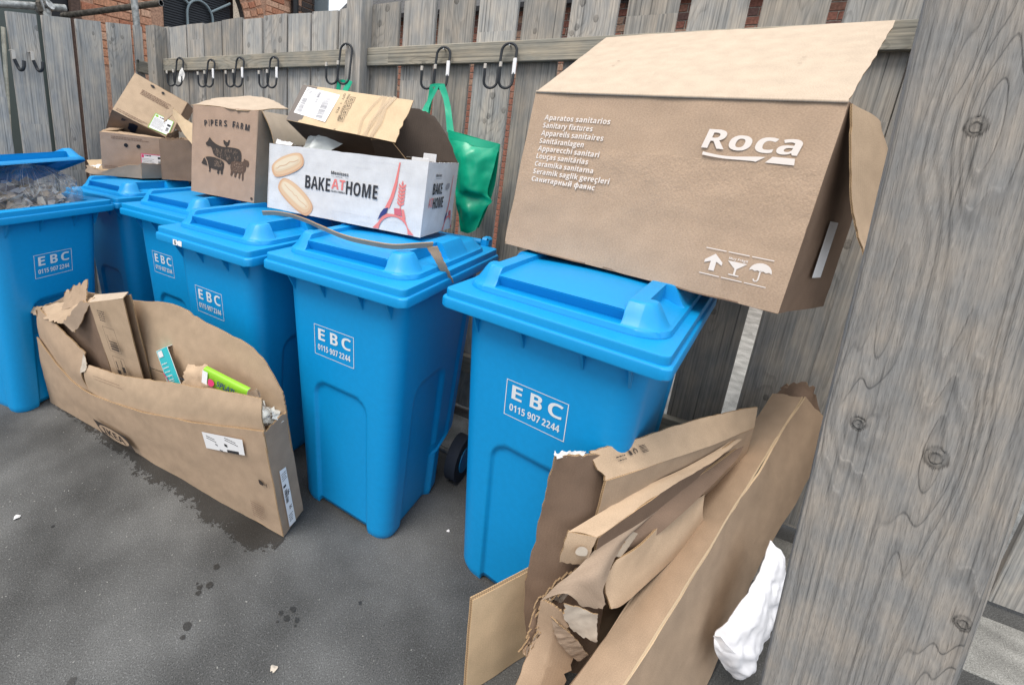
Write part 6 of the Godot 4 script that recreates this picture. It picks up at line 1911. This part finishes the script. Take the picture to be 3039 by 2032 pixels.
func bags() -> void:
	# green shopping bag hanging from a hook
	var b := thing("green_bag", "shiny green shopping bag hanging from a hook behind the bins", "shopping bag")
	part("front", sheet([[Vector3(-0.775, 1.035, -1.925), Vector3(-0.735, 1.035, -1.912), Vector3(-0.700, 1.055, -1.92)], [Vector3(-0.800, 1.13, -1.925), Vector3(-0.735, 1.13, -1.89), Vector3(-0.668, 1.15, -1.925)], [Vector3(-0.810, 1.195, -1.915), Vector3(-0.745, 1.20, -1.915), Vector3(-0.645, 1.190, -1.93)], [Vector3(-0.830, 1.25, -1.93), Vector3(-0.75, 1.245, -1.885), Vector3(-0.668, 1.23, -1.93)], [Vector3(-0.860, 1.36, -1.935), Vector3(-0.76, 1.35, -1.895), Vector3(-0.655, 1.34, -1.94)], [Vector3(-0.893, 1.482, -1.95), Vector3(-0.775, 1.455, -1.935), Vector3(-0.648, 1.434, -1.955)]], 30, 50, 0.0015, {"amp": 0.014, "freq": 6.0, "seed": 260}), [M.green_bag, M.green_bag, M.green_bag], b)
	part("back", sheet([[Vector3(-0.77, 1.04, -1.955), Vector3(-0.700, 1.06, -1.955)], [Vector3(-0.825, 1.25, -1.985), Vector3(-0.66, 1.23, -1.985)], [Vector3(-0.893, 1.484, -1.965), Vector3(-0.648, 1.436, -1.97)]], 14, 20, 0.0015, {"amp": 0.01, "seed": 261}), [M.green_bag, M.green_bag, M.green_bag], b)
	part("hem", sheet([[Vector3(-0.885, 1.448, -1.945), Vector3(-0.77, 1.425, -1.924), Vector3(-0.648, 1.402, -1.952)], [Vector3(-0.893, 1.486, -1.948), Vector3(-0.775, 1.459, -1.932), Vector3(-0.648, 1.438, -1.953)]], 20, 4, 0.001, {"amp": 0.004, "seed": 262}), [M.green_bag, M.green_bag, M.green_bag], b)
	for s in [[[-0.995, 1.685, -2.02], [-0.945, 1.60, -2.0], [-0.90, 1.475, -1.955], [-0.960, 1.688, -2.02], [-0.915, 1.60, -2.0], [-0.862, 1.47, -1.95]], [[-1.040, 1.675, -2.025], [-1.048, 1.60, -2.02], [-1.050, 1.50, -1.99], [-1.018, 1.675, -2.025], [-1.022, 1.60, -2.02], [-1.020, 1.50, -1.99]], [[-1.000, 1.685, -2.015], [-1.045, 1.60, -2.0], [-1.062, 1.545, -1.98], [-0.985, 1.680, -2.015], [-1.018, 1.60, -2.0], [-1.018, 1.545, -1.98]], [[-1.045, 1.690, -2.03], [-1.01, 1.694, -2.025], [-0.965, 1.692, -2.02], [-1.045, 1.676, -2.03], [-1.01, 1.680, -2.025], [-0.965, 1.676, -2.02]], [[-1.06, 1.50, -1.98], [-1.0, 1.42, -1.97], [-0.89, 1.38, -1.955], [-1.03, 1.53, -1.98], [-0.97, 1.46, -1.97], [-0.88, 1.44, -1.955]]]:
		var v := []
		for p in s:
			v.append(Vector3(p[0], p[1], p[2]))
		part("strap", sheet([[v[0], v[3]], [v[1], v[4]], [v[2], v[5]]], 4, 16, 0.0015, {"amp": 0.006, "freq": 8.0, "seed": 263}), [M.green_bag, M.green_bag, M.green_bag], b)
	b = thing("green_bag", "second green bag hanging on the middle post hook, mostly hidden by the parcel carton", "shopping bag")
	for s in [[[-1.575, 1.695, -2.0], [-1.585, 1.62, -2.0], [-1.60, 1.50, -1.98], [-1.545, 1.70, -2.0], [-1.560, 1.62, -2.0], [-1.575, 1.50, -1.98]], [[-1.51, 1.715, -2.0], [-1.535, 1.62, -1.98], [-1.53, 1.50, -1.97], [-1.475, 1.70, -2.0], [-1.50, 1.62, -1.98], [-1.495, 1.50, -1.97]], [[-1.575, 1.708, -1.995], [-1.545, 1.712, -1.995], [-1.515, 1.708, -1.99], [-1.575, 1.694, -1.995], [-1.545, 1.698, -1.995], [-1.515, 1.694, -1.99]]]:
		var v := []
		for p in s:
			v.append(Vector3(p[0], p[1], p[2]))
		part("strap", sheet([[v[0], v[3]], [v[1], v[4]], [v[2], v[5]]], 4, 16, 0.0015, {"amp": 0.008, "freq": 9.0, "seed": 264}), [M.green_bag, M.green_bag, M.green_bag], b)
	part("front", sheet([[Vector3(-1.64, 1.12, -1.92), Vector3(-1.45, 1.12, -1.92)], [Vector3(-1.64, 1.50, -1.96), Vector3(-1.46, 1.50, -1.96)]], 10, 14, 0.0015, {"amp": 0.02, "freq": 5.0, "seed": 265}), [M.green_bag, M.green_bag, M.green_bag], b)
	# clear bag of scraps bulging out of the far-left bin
	b = thing("scrap_bag", "clear plastic bag of pale scraps bulging from the open far-left bin", "plastic bag", Vector3(-2.745, 1.035, -1.0), Vector3(0, 0.18, 0))
	var nz := FastNoiseLite.new()
	nz.seed = 31
	nz.frequency = 6.0
	nz.fractal_octaves = 3
	var st := st_new()
	st.set_smooth_group(0)
	var tie := Vector3(0.02, 0.145, 0.02)
	var loops := []
	var NS := 120
	for j in 34:
		var t := j / 33.0
		var lp := []
		for i in NS:
			var a := -TAU * i / NS
			# fold lines fan out from the tied neck
			var r := pow(sin(t * PI * 0.5), 0.75)
			var rx := 0.215 * r
			var rz := 0.235 * r
			var y := lerpf(0.165, -0.10, pow(t, 2.2)) - 0.02 * sin(t * PI)
			var pleat := sin(a * 11.0 + 2.0 * nz.get_noise_1d(i * 0.6)) + 0.6 * sin(a * 23.0 + 1.3)
			y += pleat * 0.010 * sin(t * PI) * (1.0 - 0.5 * t)
			var p := Vector3(cos(a) * rx + 0.02, y, sin(a) * rz)
			var q := Vector3(nz.get_noise_3dv(p * 1.4), nz.get_noise_3dv(p * 1.4 + Vector3(5, 0, 0)), nz.get_noise_3dv(p * 1.4 + Vector3(0, 7, 0)))
			lp.append(p + q * 0.035 * smoothstep(0.05, 0.5, t))
		loops.append(lp)
	loft(st, loops)
	part("film", done(st, true), M.film, b)
	st = st_new()
	loops = []
	for j in 6:
		var lp := []
		for i in 24:
			var a := -TAU * i / 24.0
			var r := 0.012 + 0.016 * absf(j - 1.0) + 0.006 * sin(a * 7.0)
			lp.append(Vector3(0.02 + cos(a) * r, 0.15 + j * 0.010, sin(a) * r * 0.8))
		loops.append(lp)
	loft(st, loops)
	part("tied_neck", done(st, true), M.film_milky, b)
	# streak highlights painted as thin milky strips running out from the neck
	st = st_new()
	for k in 48:
		var a := rng.randf_range(-PI, PI)
		var pts := []
		for e in 6:
			var t := 0.08 + e * 0.13
			var r := pow(sin(t * PI * 0.5), 0.75)
			var p := Vector3(cos(a + 0.05 * sin(e)) * 0.217 * r + 0.02, lerpf(0.168, -0.10, pow(t, 2.2)) - 0.018 * sin(t * PI) + 0.006, sin(a) * 0.237 * r)
			var q := Vector3(nz.get_noise_3dv(p * 1.4), nz.get_noise_3dv(p * 1.4 + Vector3(5, 0, 0)), nz.get_noise_3dv(p * 1.4 + Vector3(0, 7, 0)))
			pts.append(p + q * 0.035 * smoothstep(0.05, 0.5, t))
		for e in 5:
			var d: Vector3 = (pts[e + 1] - pts[e]).cross(Vector3.UP).normalized() * (0.0003 + rng.randf() * 0.0006)
			quad(st, pts[e] - d, pts[e + 1] - d, pts[e + 1] + d, pts[e] + d)
	part("painted_highlights", done(st, true), M.film_milky, b).set_meta("kind", "stuff")
	# scraps: crumpled paper and food wrapping
	st = st_new()
	var pal := [Color(0.72, 0.65, 0.55), Color(0.80, 0.77, 0.72), Color(0.55, 0.44, 0.33), Color(0.38, 0.33, 0.30), Color(0.68, 0.58, 0.48), Color(0.82, 0.80, 0.79), Color(0.28, 0.24, 0.22), Color(0.60, 0.46, 0.30)]
	for k in 520:
		var a := rng.randf() * TAU
		var rr := sqrt(rng.randf())
		var c := Vector3(cos(a) * rr * 0.165 + 0.0, 0, sin(a) * rr * 0.20)
		c.y = lerpf(0.082, -0.05, rr * rr) - rng.randf() * 0.10
		var n1 := Vector3(rng.randf_range(-1, 1), rng.randf_range(-0.6, 0.8), rng.randf_range(-1, 1)).normalized()
		var n2 := n1.cross(Vector3(rng.randf_range(-1, 1), 1, rng.randf_range(-1, 1))).normalized()
		var s := rng.randf_range(0.016, 0.042)
		var col: Color = pal[rng.randi() % pal.size()]
		st.set_color(col)
		var up := n1.cross(n2) * s * rng.randf_range(0.2, 0.6)
		var p := [c - n1 * s, c + n2 * s * 0.7 + up, c + n1 * s, c - n2 * s * 0.7 + up * 0.5]
		tri(st, p[0], p[3], p[1])
		tri(st, p[1], p[3], p[2])
		tri(st, p[1], p[2], p[2] + up * 0.8 + n2 * s * 0.4)
	part("scraps", done(st), M.scrap, b).set_meta("kind", "stuff")

func small_things() -> void:
	# strip of cardboard lying over two lids, its end bent down
	var P := [Vector3(-1.349, 1.116, -1.26), Vector3(-1.297, 1.118, -1.293), Vector3(-1.211, 1.114, -1.303), Vector3(-1.031, 1.112, -1.232), Vector3(-0.877, 1.110, -1.172), Vector3(-0.775, 1.110, -1.163), Vector3(-0.689, 1.112, -1.170), Vector3(-0.633, 1.116, -1.221), Vector3(-0.596, 1.118, -1.262)]
	var lo := []
	var hi := []
	for i in P.size():
		var d: Vector3 = (P[mini(i + 1, P.size() - 1)] - P[maxi(i - 1, 0)]).normalized()
		var up := Vector3(0.05, 0.75, 0.5).normalized()
		var w := (up - d * up.dot(d)).normalized() * 0.010
		lo.append(P[i] - w)
		hi.append(P[i] + w)
	var b := thing("cardboard_strip", "narrow cardboard strip trailing over two bin lids with its end folded down", "cardboard strip")
	part("strip", sheet([lo, hi], 60, 2, 0.004, {"amp": 0.002, "seed": 270}), card("kraft_worn", "kraft"), b)
	part("bent_end", sheet([[Vector3(-0.612, 1.110, -1.252), Vector3(-0.578, 1.118, -1.262)], [Vector3(-0.585, 1.06, -1.272), Vector3(-0.556, 1.06, -1.285)], [Vector3(-0.567, 0.99, -1.325), Vector3(-0.542, 0.988, -1.335)]], 4, 20, 0.004, {"amp": 0.004, "seed": 271, "torn": [0.003, 0.004, 0, 0.004]}), card("kraft_worn", "kraft"), b)
	# scraps on the asphalt
	var litter := [["paper_scrap", Vector3(-1.829, 0, -0.504), 0.011, "card_white", "tiny oval white scrap on the asphalt at far left of the open ground", "scrap"], ["paper_scrap", Vector3(-0.693, 0, -0.668), 0.010, "torn_paper", "small pointed pale scrap on the asphalt near the lower edge", "scrap"], ["paper_scrap", Vector3(-0.481, 0, -1.359), 0.006, "card_white", "tiny white chip on the asphalt between the two right-hand bins", "scrap"]]
	for l in litter:
		var s: float = l[2]
		single(l[0], sheet([[Vector3(-s, 0.003, s * 0.8), Vector3(s * 0.6, 0.002, s)], [Vector3(-s * 1.2, 0.006, 0), Vector3(s, 0.008, 0)], [Vector3(-s * 0.3, 0.003, -s), Vector3(s * 0.5, 0.004, -s)]], 8, 8, 0.001, {"amp": 0.003, "freq": 60.0, "seed": 280, "torn": [0.003, 0.003, 0.003, 0.003]}), [M[l[3]], M[l[3]], M[l[3]]], l[3 + 1], l[5], "", l[1], Vector3(0, rng.randf() * 6, 0))
	# pale grit lying on the asphalt
	var st := st_new()
	for k in 260:
		var x := rng.randf_range(-2.4, 0.0)
		var z := rng.randf_range(-0.93, -0.1) if x > -0.95 or rng.randf() < 0.8 else rng.randf_range(-0.9, -0.3)
		var s := rng.randf_range(0.0012, 0.003)
		var c := Vector3(x, 0.001, z)
		var an := rng.randf() * TAU
		var d := Vector3(cos(an), 0, sin(an)) * s
		var e := Vector3(-sin(an), 0, cos(an)) * s * 0.7
		quad(st, c - d - e, c + d - e, c + d + e, c - d + e)
		tri(st, c - d + e, c + d + e, c + Vector3(0, s, 0))
	var g := part(numbered("grit"), done(st), M.concrete, self)
	g.set_meta("kind", "stuff")
	tag(g, "pale grit scattered over the asphalt", "grit")

# ---------------------------------------------------------------- the scene
func _ready() -> void:
	rng.seed = 20240611
	var cam := Camera3D.new()
	cam.name = "camera"
	cam.basis = Basis(Vector3(0.85411, 0.05883, -0.51679), Vector3(-0.17530, 0.96825, -0.17818), Vector3(0.49043, 0.24241, 0.83709)).orthonormalized()
	cam.position = Vector3(0, 1.44416, 0)
	cam.near = 0.05
	cam.far = 200.0
	cam.projection = Camera3D.PROJECTION_FRUSTUM
	cam.size = 1.51015 * cam.near
	cam.frustum_offset = Vector2(0.26133, -0.20521) * cam.near
	cam.current = true
	add_child(cam)
	var env := Environment.new()
	env.background_mode = Environment.BG_SKY
	var sky := ProceduralSkyMaterial.new()
	sky.sky_top_color = Color(0.97, 0.985, 1.0)
	sky.sky_horizon_color = Color(0.66, 0.69, 0.73)
	sky.sky_curve = 0.35
	sky.ground_bottom_color = Color(0.28, 0.27, 0.26)
	sky.ground_horizon_color = Color(0.55, 0.56, 0.57)
	sky.sun_angle_max = 1.0
	env.sky = Sky.new()
	env.sky.sky_material = sky
	env.tonemap_mode = Environment.TONE_MAPPER_LINEAR
	env.tonemap_exposure = 2.1
	env.sdfgi_enabled = true
	env.ssao_enabled = true
	env.ssil_enabled = true
	var we := WorldEnvironment.new()
	we.name = "environment"
	we.environment = env
	add_child(we)
	var sun := DirectionalLight3D.new()
	sun.name = "sun"
	sun.light_energy = 0.50
	sun.light_color = Color(1.0, 0.97, 0.93)
	sun.light_angular_distance = 25.0
	sun.shadow_enabled = true
	sun.look_at_from_position(Vector3(-0.8, 5.0, 3.0), Vector3.ZERO)
	add_child(sun)
	materials()
	M.green_flap = mat(lin(0.13, 0.22, 0.08), 0.85)
	ground()
	buildings()
	fences()
	bins()
	cartons()
	corner_boxes()
	long_carton()
	heap()
	bags()
	hooks()
	small_things()
